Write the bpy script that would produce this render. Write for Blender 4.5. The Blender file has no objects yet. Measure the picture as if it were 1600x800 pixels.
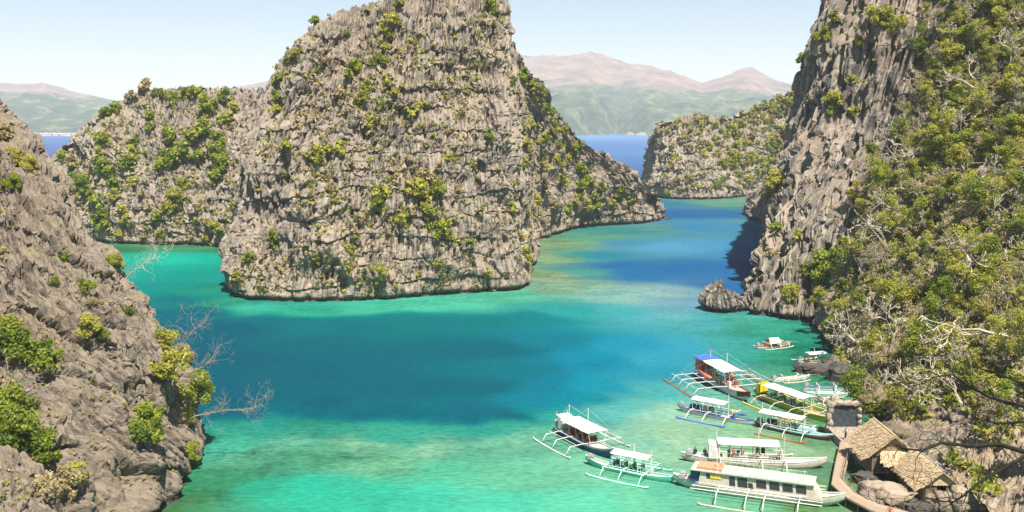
import bpy, math, random, time
import numpy as np
from mathutils import Vector, Matrix
T0 = time.time()
C = bpy.context.scene
col = C.collection
R = math.radians
rnd = random.Random(7)
nr = np.random.default_rng(11)

# ---------------------------------------------------------------- camera
CAM_H, PITCH, FPX = 46.0, R(7.8), 1500.0
cam = bpy.data.cameras.new('camera'); cam.sensor_width = 36.0; cam.lens = 36.0 * FPX / 1600.0
cam.clip_start = 0.5; cam.clip_end = 60000.0
camo = bpy.data.objects.new('camera', cam); col.objects.link(camo)
camo.location = (0, 0, CAM_H); camo.rotation_euler = (math.pi / 2 - PITCH, 0, 0)
C.camera = camo
# ---------------------------------------------------------------- sky, sun, exposure
SUN_EL, SUN_AZ = R(60), math.atan2(0.33, -0.94)          # azimuth from +Y towards +X
SUN = Vector((math.sin(SUN_AZ) * math.cos(SUN_EL), math.cos(SUN_AZ) * math.cos(SUN_EL), math.sin(SUN_EL)))
w = bpy.data.worlds.new('World'); C.world = w; w.use_nodes = True
sky = w.node_tree.nodes.new('ShaderNodeTexSky'); sky.sky_type = 'NISHITA'; sky.sun_disc = False
sky.sun_elevation = SUN_EL; sky.sun_rotation = SUN_AZ
sky.air_density = 1.0; sky.dust_density = 0.35; sky.ozone_density = 1.0; sky.altitude = 50
bg = w.node_tree.nodes['Background']; bg.inputs['Strength'].default_value = 0.055
w.node_tree.links.new(sky.outputs['Color'], bg.inputs['Color'])
sl = bpy.data.lights.new('sun', 'SUN'); sl.energy = 5.0; sl.angle = R(0.5); sl.color = (1.0, 0.925, 0.80)
so = bpy.data.objects.new('sun', sl); col.objects.link(so); so.rotation_euler = SUN.to_track_quat('Z', 'Y').to_euler()
C.view_settings.view_transform = 'Standard'; C.view_settings.look = 'None'
C.view_settings.exposure = 1.12; C.view_settings.gamma = 1.0
C.render.engine = 'CYCLES'
C.cycles.use_denoising = True
C.cycles.max_bounces = 6; C.cycles.diffuse_bounces = 1; C.cycles.glossy_bounces = 2
C.cycles.transmission_bounces = 2; C.cycles.transparent_max_bounces = 8; C.cycles.volume_bounces = 1

# ---------------------------------------------------------------- helpers
CT, ST = math.cos(PITCH), math.sin(PITCH)
def ray(px, py):
    a = (px - 800.0) / FPX; b = -(py - 400.0) / FPX
    return a, CT + b * ST, -ST + b * CT
def at(px, py, D):                       # the point seen at a pixel of the photograph, D metres ahead
    x, y, z = ray(px, py); k = D / y
    return np.array((x * k, D, CAM_H + z * k))
def on(px, py, z=0.0):                   # the point seen at a pixel, at height z
    x, y, zz = ray(px, py); k = (z - CAM_H) / zz
    return np.array((x * k, y * k, z))

def tag(o, label=None, cat=None, group=None, kind=None):
    if label: o['label'] = label
    if cat: o['category'] = cat
    if group: o['group'] = group
    if kind: o['kind'] = kind
    return o
def link(name, me, mat=None, parent=None):
    o = bpy.data.objects.new(name, me); col.objects.link(o)
    if mat: me.materials.append(mat)
    if parent: o.parent = parent
    return o
def empty(name, loc=(0, 0, 0), rz=0.0):
    o = bpy.data.objects.new(name, None); col.objects.link(o); o.location = loc; o.rotation_euler = (0, 0, rz)
    o.empty_display_size = 0.3
    return o
def copy_thing(o, parent=None):
    c = o.copy(); col.objects.link(c)
    if parent: c.parent = parent
    for ch in list(KIDS.get(o.name, ())):
        copy_thing(ch, c)
    return c
KIDS = {}
def kid(o):
    if o.parent: KIDS.setdefault(o.parent.name, []).append(o)
    return o
def np_mesh(name, V, F, smooth=True, attrs=None):
    V = np.asarray(V, np.float32); F = np.asarray(F, np.int32)
    me = bpy.data.meshes.new(name); n = F.shape[1]
    me.vertices.add(len(V)); me.vertices.foreach_set('co', V.ravel())
    me.loops.add(F.size); me.loops.foreach_set('vertex_index', F.ravel())
    me.polygons.add(len(F)); me.polygons.foreach_set('loop_start', np.arange(0, F.size, n, dtype=np.int32))
    me.polygons.foreach_set('loop_total', np.full(len(F), n, np.int32))
    me.polygons.foreach_set('use_smooth', np.full(len(F), smooth, bool))
    for k, a in (attrs or {}).items():
        a = np.asarray(a, np.float32)
        if a.ndim == 1:
            at_ = me.attributes.new(k, 'FLOAT', 'POINT'); at_.data.foreach_set('value', a)
        else:
            at_ = me.attributes.new(k, 'FLOAT_COLOR', 'POINT')
            at_.data.foreach_set('color', np.concatenate([a, np.ones((len(a), 1), np.float32)], 1).ravel())
    me.update(calc_edges=True); me.validate()
    return me
def grid_faces(nv, nu, closed=False):
    i = np.arange(nv - 1)[:, None]; j = np.arange(nu if closed else nu - 1)[None, :]
    j2 = (j + 1) % nu
    return np.stack([i * nu + j, i * nu + j2, (i + 1) * nu + j2, (i + 1) * nu + j], -1).reshape(-1, 4)

class MB:                                # collects simple shapes, links them as ONE mesh object
    def __init__(s): s.v = []; s.f = []
    def add(s, vs, fs):
        k = len(s.v); s.v += [tuple(map(float, p)) for p in vs]; s.f += [tuple(k + i for i in f) for f in fs]; return s
    def box(s, c, d, rz=0.0, M=None):
        x, y, z = d[0] / 2, d[1] / 2, d[2] / 2; ca, sa = math.cos(rz), math.sin(rz); vs = []
        for sx, sy, sz in ((-1,-1,-1),(1,-1,-1),(1,1,-1),(-1,1,-1),(-1,-1,1),(1,-1,1),(1,1,1),(-1,1,1)):
            p = (sx * x * ca - sy * y * sa, sx * x * sa + sy * y * ca, sz * z)
            if M: p = M @ Vector(p)
            vs.append((c[0] + p[0], c[1] + p[1], c[2] + p[2]))
        return s.add(vs, [(0,3,2,1),(4,5,6,7),(0,1,5,4),(1,2,6,5),(2,3,7,6),(3,0,4,7)])
    def tube(s, pts, r, n=6, caps=True):
        pts = [Vector(p) for p in pts]; m = len(pts)
        rs = r if isinstance(r, (list, tuple)) else [r] * m
        k = len(s.v); up = None
        for i, p in enumerate(pts):
            t = (pts[min(i + 1, m - 1)] - pts[max(i - 1, 0)])
            t = t.normalized() if t.length > 1e-9 else Vector((0, 0, 1))
            if up is None:
                up = Vector((0, 0, 1)) if abs(t.z) < .9 else Vector((1, 0, 0))
            a = t.cross(up)
            if a.length < 1e-4: a = t.orthogonal()
            a.normalize(); b = a.cross(t); up = b
            for q in range(n):
                g = 2 * math.pi * q / n
                s.v.append(tuple(p + (a * math.cos(g) + b * math.sin(g)) * rs[i]))
        for i in range(m - 1):
            for q in range(n):
                q2 = (q + 1) % n
                s.f.append((k + i * n + q, k + i * n + q2, k + (i + 1) * n + q2, k + (i + 1) * n + q))
        if caps:
            s.f.append(tuple(k + q for q in range(n))[::-1]); s.f.append(tuple(k + (m - 1) * n + q for q in range(n)))
        return s
    def strip(s, rows, closed=False):    # rows of points -> quads
        k = len(s.v); n = len(rows[0])
        for r_ in rows: s.v += [tuple(map(float, p)) for p in r_]
        for i in range(len(rows) - 1):
            for j in range(n if closed else n - 1):
                j2 = (j + 1) % n
                s.f.append((k + i * n + j, k + i * n + j2, k + (i + 1) * n + j2, k + (i + 1) * n + j))
        return s
    def slab(s, a, b, c, d, th):         # four corners, thickness downwards along the normal
        a, b, c, d = (Vector(p) for p in (a, b, c, d)); n = (b - a).cross(d - a).normalized() * th
        return s.add([a, b, c, d, a - n, b - n, c - n, d - n],
                     [(0,1,2,3),(7,6,5,4),(0,4,5,1),(1,5,6,2),(2,6,7,3),(3,7,4,0)])
    def mesh(s, name, smooth=False):
        me = bpy.data.meshes.new(name); me.from_pydata(s.v, [], s.f); me.update()
        if smooth: me.polygons.foreach_set('use_smooth', [True] * len(me.polygons))
        return me
    def build(s, name, mat, parent=None, smooth=False):
        return kid(link(name, s.mesh(name, smooth), mat, parent))

# numpy gradient noise
_perm = np.concatenate([nr.permutation(256)] * 3).astype(np.int32)
_g = np.array([(1,1,0),(-1,1,0),(1,-1,0),(-1,-1,0),(1,0,1),(-1,0,1),(1,0,-1),(-1,0,-1),(0,1,1),(0,-1,1),(0,1,-1),(0,-1,-1),(1,1,0),(-1,1,0),(0,-1,1),(0,-1,-1)], np.float32)
def noise(P):
    P = np.asarray(P, np.float32); I = np.floor(P).astype(np.int32); f = P - I; I &= 255
    u = f * f * f * (f * (f * 6 - 15) + 10)
    out = 0
    for dx in (0, 1):
        wx = u[:, 0] if dx else 1 - u[:, 0]; px = _perm[I[:, 0] + dx]
        for dy in (0, 1):
            wy = wx * (u[:, 1] if dy else 1 - u[:, 1]); py = _perm[(px + I[:, 1] + dy) & 511]
            for dz in (0, 1):
                h = _perm[(py + I[:, 2] + dz) & 511] & 15; g = _g[h]
                out = out + wy * (u[:, 2] if dz else 1 - u[:, 2]) * (g[:, 0] * (f[:, 0] - dx) + g[:, 1] * (f[:, 1] - dy) + g[:, 2] * (f[:, 2] - dz))
    return out
def fbm(P, n=3):
    a = 0; k = 1.0
    for i in range(n): a = a + k * noise(P * (2.03 ** i) + 17.3 * i); k *= .5
    return a
def ridged(P): return 1.0 - 2.0 * np.abs(noise(P))
def sm(a, b, x):
    t = np.clip((x - a) / (b - a), 0, 1); return t * t * (3 - 2 * t)
def _h(ix, iy, iz, s):
    n = (ix * 374761393 + iy * 668265263 + iz * 2147483647 + s * 974634777).astype(np.int64) & 0xffffffff
    n = ((n ^ (n >> 13)) * 1274126177) & 0xffffffff
    return ((n ^ (n >> 16)) & 0xffff).astype(np.float32) / 65535.0
def worley(P):                           # nearest distance, second minus first, and of the nearest cell: random value, offset, two more random values
    I = np.floor(P).astype(np.int64); n = len(P); f1 = np.full(n, 9., np.float32); f2 = f1.copy(); C_ = np.zeros((n, 3), np.int64); O = np.zeros((n, 3), np.float32)
    for dx in (-1, 0, 1):
        for dy in (-1, 0, 1):
            for dz in (-1, 0, 1):
                c3 = I + np.array((dx, dy, dz)); cx, cy, cz = c3.T
                o = np.stack([P[:, 0] - cx - _h(cx, cy, cz, 1), P[:, 1] - cy - _h(cx, cy, cz, 2), P[:, 2] - cz - _h(cx, cy, cz, 3)], 1).astype(np.float32)
                d = np.sqrt((o * o).sum(1)); c = d < f1
                f2 = np.where(c, f1, np.minimum(f2, d)); C_[c] = c3[c]; O[c] = o[c]; f1 = np.where(c, d, f1)
    cx, cy, cz = C_.T
    return f1, f2 - f1, _h(cx, cy, cz, 4), O, _h(cx, cy, cz, 5), _h(cx, cy, cz, 6)

# ---------------------------------------------------------------- materials
def mat(name):
    m = bpy.data.materials.new(name); m.use_nodes = True; nt = m.node_tree
    return m, nt, nt.nodes['Principled BSDF']
def nd(nt, t, **kw):
    n = nt.nodes.new('ShaderNode' + t)
    for k, v in kw.items():
        if k in n.inputs: n.inputs[k].default_value = v
        else: setattr(n, k, v)
    return n
def ramp(nt, stops, fac):
    r = nt.nodes.new('ShaderNodeValToRGB'); e = r.color_ramp.elements
    while len(e) < len(stops): e.new(0.5)
    for i, (p, c) in enumerate(stops):
        e[i].position = p; e[i].color = tuple(c) + (1,) if len(c) == 3 else c
    nt.links.new(fac, r.inputs['Fac']); return r.outputs['Color']
def mixc(nt, fac, a, b, mode='MIX'):
    m = nt.nodes.new('ShaderNodeMix'); m.data_type = 'RGBA'; m.blend_type = mode
    for s, v in ((0, fac), (6, a), (7, b)):
        if hasattr(v, 'links'): nt.links.new(v, m.inputs[s])
        else: m.inputs[s].default_value = v if s == 0 else (tuple(v) + (1,))[:4]
    return m.outputs[2]
def coords(nt, scale=(1, 1, 1), obj=True):
    t = nd(nt, 'TexCoord'); m = nd(nt, 'Mapping'); m.inputs['Scale'].default_value = scale
    nt.links.new(t.outputs['Object'], m.inputs['Vector']); return m.outputs['Vector']
def noisefac(nt, vec, scale, detail=4, rough=.6):
    n = nd(nt, 'TexNoise', Scale=scale, Detail=detail, Roughness=rough); nt.links.new(vec, n.inputs['Vector']); return n.outputs['Fac']
def bump(nt, bs, h, strength, dist):
    b = nd(nt, 'Bump', Strength=strength, Distance=dist); nt.links.new(h, b.inputs['Height'])
    nt.links.new(b.outputs['Normal'], bs.inputs['Normal']); return b
_flat = {}
def flat(name, c, rough=.6, vary=.12, scale=6.0, metal=0.0):   # painted / plain surface with wear and grain
    if name in _flat: return _flat[name]
    m, nt, b = mat(name); v = coords(nt)
    f = noisefac(nt, v, scale, 5, .65)
    d = [x * (1 - vary * 2.2) for x in c]; l = [min(1, x * (1 + vary)) for x in c]
    nt.links.new(ramp(nt, [(.3, d), (.7, l)], f), b.inputs['Base Color'])
    b.inputs['Roughness'].default_value = rough; b.inputs['Metallic'].default_value = metal
    b.inputs['Specular IOR Level'].default_value = .3
    _flat[name] = m; return m

def rock_mat(name, light, dark, warm, streak=(0.9, 0.9, 0.12), grass=.5, s=1.0, cut=0.0):
    m, nt, b = mat(name); v = coords(nt)
    big = noisefac(nt, v, .07 * s, 4, .6)
    ru = nd(nt, 'Attribute', attribute_name='run'); gp = nd(nt, 'NewGeometry'); sp_ = nd(nt, 'SeparateXYZ'); nt.links.new(gp.outputs['Position'], sp_.inputs[0])
    zz = nd(nt, 'Math', operation='MULTIPLY'); nt.links.new(sp_.outputs['Z'], zz.inputs[0]); zz.inputs[1].default_value = streak[2]
    cx = nd(nt, 'CombineXYZ'); nt.links.new(ru.outputs['Fac'], cx.inputs[0]); nt.links.new(zz.outputs[0], cx.inputs[2])
    st = noisefac(nt, cx.outputs[0], 1.3 * s, 6, .72)
    c = ramp(nt, [(.40 + cut, dark), (.52 + cut, light), (.68, [min(1, x * 1.2) for x in light])], st)
    c = mixc(nt, ramp(nt, [(.42, (0, 0, 0)), (.66, (.75, .75, .75))], big), c, warm)
    sp = noisefac(nt, v, 2.6 * s, 6, .75)
    c = mixc(nt, ramp(nt, [(.30, (.7, .7, .7)), (.42, (0, 0, 0))], sp), c, [x * .5 for x in dark])
    # dry moss and grass where it is flat enough to hold soil
    g = nd(nt, 'NewGeometry'); sx = nd(nt, 'SeparateXYZ'); nt.links.new(g.outputs['Normal'], sx.inputs[0])
    gm = nd(nt, 'Math', operation='MULTIPLY'); nt.links.new(ramp(nt, [(.42, (0, 0, 0)), (.75, (1, 1, 1))], sx.outputs['Z']), gm.inputs[0])
    nt.links.new(ramp(nt, [(.46, (0, 0, 0)), (.62, (grass, grass, grass))], noisefac(nt, v, .22 * s, 5, .65)), gm.inputs[1])
    gc = ramp(nt, [(.35, (.10, .11, .03)), (.55, (.24, .20, .09)), (.7, (.17, .17, .05))], noisefac(nt, v, 1.7 * s, 3, .6))
    c = mixc(nt, gm.outputs[0], c, gc)
    # wet, algae-dark band at the waterline
    ps = nd(nt, 'SeparateXYZ'); nt.links.new(g.outputs['Position'], ps.inputs[0])
    wl = nd(nt, 'MapRange'); wl.inputs[1].default_value = .6; wl.inputs[2].default_value = 1.9; wl.inputs[3].default_value = .85; wl.inputs[4].default_value = 0
    nt.links.new(ps.outputs['Z'], wl.inputs[0])
    c = mixc(nt, wl.outputs[0], c, (.05, .048, .04))
    nt.links.new(c, b.inputs['Base Color']); b.inputs['Roughness'].default_value = .92; b.inputs['Specular IOR Level'].default_value = .15
    h = nd(nt, 'Math', operation='MULTIPLY_ADD'); nt.links.new(sp, h.inputs[0]); h.inputs[1].default_value = .4; nt.links.new(st, h.inputs[2])
    bump(nt, b, h.outputs[0], 1.0, .6 / s)
    return m
M_ROCK = rock_mat('limestone', (.305, .26, .22), (.095, .082, .074), (.35, .285, .215))
M_ROCK_NEAR = rock_mat('near_limestone', (.225, .188, .155), (.08, .067, .058), (.25, .20, .145), s=1.8, streak=(.8, .8, .3))
M_ROCK_RIGHT = rock_mat('fluted_limestone', (.32, .272, .232), (.048, .05, .056), (.36, .29, .22), streak=(1.2, 1.2, .05), s=.9, cut=.05)  # dark stain streaks, widened and deepened to stand in for the cliff's shade

M_SLOPE = rock_mat('pale_fluted_rock', (.36, .295, .225), (.10, .085, .07), (.38, .29, .20), streak=(1.2, 1.2, .1), s=1.4)
M_HILL = rock_mat('wooded_ground', (.27, .225, .18), (.075, .065, .055), (.30, .235, .165), grass=.95)

def leaf_mat(name, a, b_, c_, trans=.42):
    m, nt, b = mat(name)
    t = nd(nt, 'Attribute', attribute_name='tint'); oi = nd(nt, 'ObjectInfo')
    ad = nd(nt, 'Math', operation='MULTIPLY_ADD'); nt.links.new(oi.outputs['Random'], ad.inputs[0]); ad.inputs[1].default_value = .5; 
    nt.links.new(t.outputs['Fac'], ad.inputs[2])
    mr = nd(nt, 'Math', operation='MULTIPLY'); nt.links.new(ad.outputs[0], mr.inputs[0]); mr.inputs[1].default_value = 1 / 1.5
    cc = ramp(nt, [(.15, a), (.5, b_), (.9, c_)], mr.outputs[0])
    nt.links.new(cc, b.inputs['Base Color']); b.inputs['Roughness'].default_value = .6; b.inputs['Specular IOR Level'].default_value = .25
    tr = nd(nt, 'BsdfTranslucent'); nt.links.new(cc, tr.inputs['Color']); mx = nd(nt, 'MixShader'); mx.inputs[0].default_value = trans
    nt.links.new(b.outputs[0], mx.inputs[1]); nt.links.new(tr.outputs[0], mx.inputs[2]); nt.links.new(mx.outputs[0], nt.nodes['Material Output'].inputs[0])
    return m
M_LEAF = leaf_mat('green_leaves', (.085, .14, .018), (.25, .30, .035), (.37, .40, .05))
M_LEAF_Y = leaf_mat('yellow_green_leaves', (.22, .23, .04), (.40, .39, .06), (.50, .47, .10))
M_LEAF_DRY = leaf_mat('dry_leaves', (.20, .17, .08), (.38, .31, .15), (.48, .39, .22), .25)
M_BARK = flat('grey_bark', (.30, .26, .21), .85, .25, 3)
M_BARK_PALE = flat('pale_bark', (.52, .45, .37), .85, .2, 3)
M_BARK_SHADE = flat('shaded_bark', (.018, .015, .013), .85, .25, 3)  # bark blackened: the shade over the near limbs is put into the colour
# ---------------------------------------------------------------- water
def srgb(c): return [((x / 255 + .055) / 1.055) ** 2.4 if x > 10 else x / 255 / 12.92 for x in c]
WATER_PTS = [  # seabed/depth colour with sky reflection off ripples painted in, at places of the lagoon: px, py of the photograph, r, g, b, shallow
 (190,388,70,146,105,0.6),(230,400,46,202,165,0.25),(270,405,52,214,176,0.2),(340,400,35,197,165,0.2),(250,420,26,186,160,0.15),(320,425,26,175,155,0.2),(215,385,102,169,123,0.6),(300,386,91,169,117,0.6),(360,388,70,151,110,0.5),
 (265,447,30,169,155,0.3),(330,450,52,169,139,0.7),(300,468,15,136,140,0.2),(355,472,69,180,144,0.8),(400,482,80,208,170,0.7),(480,489,69,202,160,0.7),(560,484,91,219,176,0.6),(640,478,96,219,176,0.6),(720,470,102,219,176,0.6),
 (800,462,108,214,170,0.7),(420,500,0,123,135,0),(560,510,0,128,135,0),(700,505,0,138,140,0),(820,500,10,146,150,0),(330,510,0,115,130,0),(300,560,0,110,125,0),(400,560,0,113,128,0),(500,580,0,115,130,0),
 (600,580,0,120,132,0),(700,580,0,128,138,0),(800,580,5,134,145,0),(900,560,26,156,178,0),(980,540,50,167,189,0),(380,620,0,109,128,0),(500,635,0,111,130,0),(620,640,0,115,132,0),(740,640,0,121,138,0),
 (850,625,14,144,163,0),(950,600,44,163,180,0),(1030,560,68,178,195,0),(420,662,53,170,155,0.5),(520,672,78,187,155,0.8),(640,672,78,187,155,0.7),(760,668,66,181,160,0.6),(860,655,69,186,165,0.4),(960,640,109,206,189,0.4),
 (1030,615,97,200,189,0.3),(380,690,91,204,166,0.7),(450,690,122,209,166,1),(560,690,147,215,166,1),(680,695,153,215,168,1),(800,690,134,213,168,0.8),(400,720,103,187,144,1),(500,720,110,193,146,1),(600,725,128,204,155,1),
 (700,740,110,215,166,0.6),(800,740,128,221,171,0.5),(350,770,69,202,160,0.4),(450,775,72,221,177,0.3),(560,775,78,221,177,0.4),(680,785,91,226,182,0.3),(800,785,103,232,186,0.2),(900,790,122,237,188,0.1),(300,780,91,169,117,0.8),
 (320,740,85,180,128,0.7),(260,795,95,146,95,0.6),(900,730,141,226,177,0.4),(1000,780,134,232,177,0.2),(1000,680,166,226,182,0.3),(1060,690,189,234,183,0.4),(1060,650,173,228,189,0.3),(1100,680,179,228,178,0.4),(1150,675,168,222,166,0.5),
 (1200,700,158,211,149,0.6),(1260,700,133,187,127,0.7),(1280,760,129,176,110,0.7),(1240,790,138,187,121,0.5),(1150,790,148,222,166,0.2),(1110,620,138,211,183,0.3),(1180,640,143,211,166,0.5),(1250,660,125,182,127,0.7),(1230,590,91,189,144,0.7),
 (1160,540,85,189,172,0.5),(1210,555,68,183,144,0.9),(1250,540,50,158,124,1),(1290,570,44,124,102,0.8),(1200,510,74,183,149,0.9),(1150,500,97,200,172,0.8),(1100,500,91,189,189,0.4),(1060,490,121,200,200,0.5),(1080,540,74,181,197,0.1),
 (1040,460,162,204,197,0.6),(960,460,157,212,189,0.7),(960,490,91,195,195,0.3),(900,485,63,180,170,0.2),(880,450,158,200,160,0.8),(1090,470,133,183,200,0.3),(850,430,169,193,144,0.9),(840,400,169,191,139,0.9),(870,405,152,193,144,0.9),
 (900,425,91,175,160,0.5),(880,380,147,186,133,0.9),(925,372,113,180,145,0.6),(900,400,69,175,149,0.4),(930,400,60,153,180,0),(960,415,53,127,178,0),(1000,430,57,132,180,0),(1060,420,58,127,180,0),(1120,420,62,130,183,0),
 (1150,450,63,124,180,0),(980,380,83,162,186,0),(1040,385,103,180,210,0),(1120,385,93,170,206,0),(1170,390,74,149,186,0),(970,360,83,162,151,0.4),(1030,355,109,172,161,0.6),(1080,355,74,153,192,0),(1140,350,79,155,190,0),
 (1180,349,115,172,161,0.5),(1060,335,60,120,174,0),(1130,335,62,127,174,0),(1050,318,70,143,168,0.2),(1110,317,121,178,144,0.6),(1180,314,133,183,149,0.6),(1195,335,70,136,145,0.3),(930,250,101,145,197,0),(980,240,105,158,209,0),
 (990,270,97,132,184,0),(900,225,105,154,209,0),(960,216,115,178,222,0),(1020,225,105,154,209,0),(80,235,98,136,191,0),(60,222,102,145,201,0),(110,250,97,128,181,0),(400,240,100,138,191,0),(1300,240,100,138,191,0),
 (-300,600,10,115,125,0),(-300,300,15,115,135,0),(1800,300,57,136,168,0),(1800,600,50,147,124,0),(600,1000,91,221,177,0.2),(1200,1000,133,211,149,0.3),(100,1000,80,180,128,0.5),(100,420,24,169,155,0.2),(150,600,10,125,130,0),
 (390,503,0,128,136,0),(460,503,0,130,136,0),(530,503,0,132,136,0),(600,503,0,134,136,0),(670,503,0,136,136,0),(740,503,0,138,136,0),(300,512,0,112,130,0),(335,512,0,112,130,0),(375,512,0,112,130,0),(300,490,8,120,135,0.1),(335,488,8,122,135,0.1),(290,540,0,112,130,0),(320,600,0,112,130,0),(340,640,0,112,130,0),(390,650,0,116,133,0),(450,650,0,116,133,0),(510,650,0,116,133,0),(570,650,0,116,133,0),(630,650,0,116,133,0),(690,650,0,116,133,0),(750,650,0,116,133,0),(810,650,0,116,133,0),(430,608,0,118,131,0),(510,608,0,118,131,0),(590,608,0,118,131,0),(670,608,0,118,131,0),(750,608,0,118,131,0),(460,548,0,120,132,0),(540,548,0,120,132,0),(620,548,0,120,132,0),(700,548,0,120,132,0),(780,548,0,120,132,0),(370,667,70,182,152,0.8),(430,667,70,182,152,0.8),(490,667,70,182,152,0.8),(550,667,70,182,152,0.8),(610,667,70,182,152,0.8),(670,667,70,182,152,0.8),(730,667,70,182,152,0.8),(790,667,70,182,152,0.8),(870,600,18,142,160,0),(900,625,30,155,165,0),(930,570,30,148,168,0),(960,570,42,158,178,0),(860,530,12,142,155,0),(1010,580,58,168,184,0.1),
 (1240,705,182,220,168,.3),(1225,735,165,212,158,.3),(1280,692,140,188,138,.5),(1292,735,115,165,125,.5),(1270,640,110,170,130,.6),(1200,600,110,185,150,.5),(1040,775,118,212,172,.2),(1150,796,125,212,168,.2),(1110,665,175,222,182,.3),(1010,690,150,215,178,.3),
]
def water():
    na, nd_ = 330, 330
    ang = np.linspace(R(-80), R(80), na)
    dist = np.concatenate([np.geomspace(20, 90, 20, endpoint=False), np.geomspace(90, 700, nd_ - 60, endpoint=False), np.geomspace(700, 14000, 40)])
    A, D = np.meshgrid(ang, dist); X = (D * np.sin(A)).ravel(); Y = (D * np.cos(A)).ravel()
    V = np.stack([X, Y, np.zeros_like(X)], 1)
    W_ = np.array(WATER_PTS, float)
    ctl = np.array([on(p[0], min(max(p[1], 212.), 1200.))[:2] for p in W_])
    def lp(x, y): return np.stack([np.arctan2(x, np.maximum(y, 1)) * 2.2, np.log(np.maximum(np.hypot(x, y), 15)) * 2.2], 1)
    wob = np.stack([fbm(V * (1 / 18., 1 / 18., 1) + 3), fbm(V * (1 / 18., 1 / 18., 1) + 40)], 1) * 5.0 * np.minimum(1, 300 / np.maximum(np.hypot(X, Y), 1))[:, None]
    Q = lp(X + wob[:, 0], Y + wob[:, 1]); Cc = lp(ctl[:, 0], ctl[:, 1])
    val = np.concatenate([np.array([srgb(p[2:5]) for p in WATER_PTS]), W_[:, 5:6]], 1)
    num = np.zeros((len(Q), 4)); den = np.zeros(len(Q))
    for c, v in zip(Cc, val):
        d2 = ((Q - c) ** 2).sum(1); k = 1.0 / (d2 + 9e-4) ** 2.0
        num += k[:, None] * v; den += k
    out = num / den[:, None]
    me = np_mesh('lagoon_water', V, grid_faces(len(dist), na)[:, ::-1], True, {'bed': np.clip(out[:, :3] - WATER_OFF, .0015, 1) * WATER_GAIN, 'shallow': out[:, 3]})  # bed also carries the painted sky reflection of the rippled channel
    m, nt, b = mat('sea_water'); v = coords(nt)
    bed = nd(nt, 'Attribute', attribute_name='bed'); sh = nd(nt, 'Attribute', attribute_name='shallow')
    # coral and weed patches seen through shallow water
    n1 = noisefac(nt, coords(nt, (.6, 1.1, 1)), .075, 8, .7); n2 = noisefac(nt, v, .4, 6, .7)
    f = nd(nt, 'Math', operation='MULTIPLY'); nt.links.new(ramp(nt, [(.45, (0, 0, 0)), (.56, (1, 1, 1))], n1), f.inputs[0])
    nt.links.new(ramp(nt, [(.30, (.1, .1, .1)), (.62, (1, 1, 1))], n2), f.inputs[1])
    f2 = nd(nt, 'Math', operation='MULTIPLY'); nt.links.new(f.outputs[0], f2.inputs[0]); nt.links.new(sh.outputs['Fac'], f2.inputs[1])
    f3 = nd(nt, 'Math', operation='MULTIPLY'); nt.links.new(f2.outputs[0], f3.inputs[0]); f3.inputs[1].default_value = .95
    c = mixc(nt, f3.outputs[0], bed.outputs['Color'], mixc(nt, 1.0, bed.outputs['Color'], (.36, .50, .50), 'MULTIPLY'))
    # sandy light patches
    n3 = noisefac(nt, v, .09, 5, .6)
    g = nd(nt, 'Math', operation='MULTIPLY'); nt.links.new(ramp(nt, [(.56, (0, 0, 0)), (.72, (.6, .6, .6))], n3), g.inputs[0]); nt.links.new(sh.outputs['Fac'], g.inputs[1])
    c = mixc(nt, g.outputs[0], c, mixc(nt, 1.0, c, (1.3, 1.17, 1.14), 'MULTIPLY'))
    # coral heads and pebbles on the bottom
    n4 = noisefac(nt, coords(nt, (.8, 1.4, 1)), .9, 8, .75)
    c = mixc(nt, sh.outputs['Fac'], c, mixc(nt, 1.0, c, ramp(nt, [(.34, (.50, .62, .62)), (.5, (1, 1, 1)), (.66, (1.4, 1.22, 1.2))], n4), 'MULTIPLY'))
    # wind-ripple speckle
    rp = noisefac(nt, coords(nt, (.7, 1.3, 1)), 1.1, 3, .6)
    c = mixc(nt, 1.0, c, ramp(nt, [(.36, (.80, .87, .89)), (.64, (1.18, 1.12, 1.10))], rp), 'MULTIPLY')
    nt.links.new(c, b.inputs['Base Color']); b.inputs['Roughness'].default_value = .14; b.inputs['IOR'].default_value = 1.33
    b.inputs['Specular IOR Level'].default_value = 0.0
    h = nd(nt, 'Math', operation='ADD'); nt.links.new(rp, h.inputs[0]); nt.links.new(noisefac(nt, coords(nt, (.6, 1.2, 1)), .35, 3, .5), h.inputs[1])
    bp = bump(nt, b, h.outputs[0], .5, .35)
    # a rippled sea mirrors the sky only partly at low angles, whatever the Fresnel of a flat sheet
    gl = nd(nt, 'BsdfGlossy', Roughness=.12); nt.links.new(bp.outputs[0], gl.inputs['Normal'])
    fr = nd(nt, 'Fresnel', IOR=1.33); mr = nd(nt, 'MapRange'); mr.inputs[1].default_value = .02; mr.inputs[2].default_value = .6; mr.inputs[3].default_value = .004; mr.inputs[4].default_value = .028
    nt.links.new(fr.outputs[0], mr.inputs[0]); mx = nd(nt, 'MixShader'); nt.links.new(mr.outputs[0], mx.inputs[0])
    nt.links.new(b.outputs[0], mx.inputs[1]); nt.links.new(gl.outputs[0], mx.inputs[2]); nt.links.new(mx.outputs[0], nt.nodes['Material Output'].inputs[0])
    tag(link('lagoon_water', me, m), kind='structure')
WATER_GAIN = np.array((.36, .37, .43))
WATER_OFF = np.array((.022, .026, .03))

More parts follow.
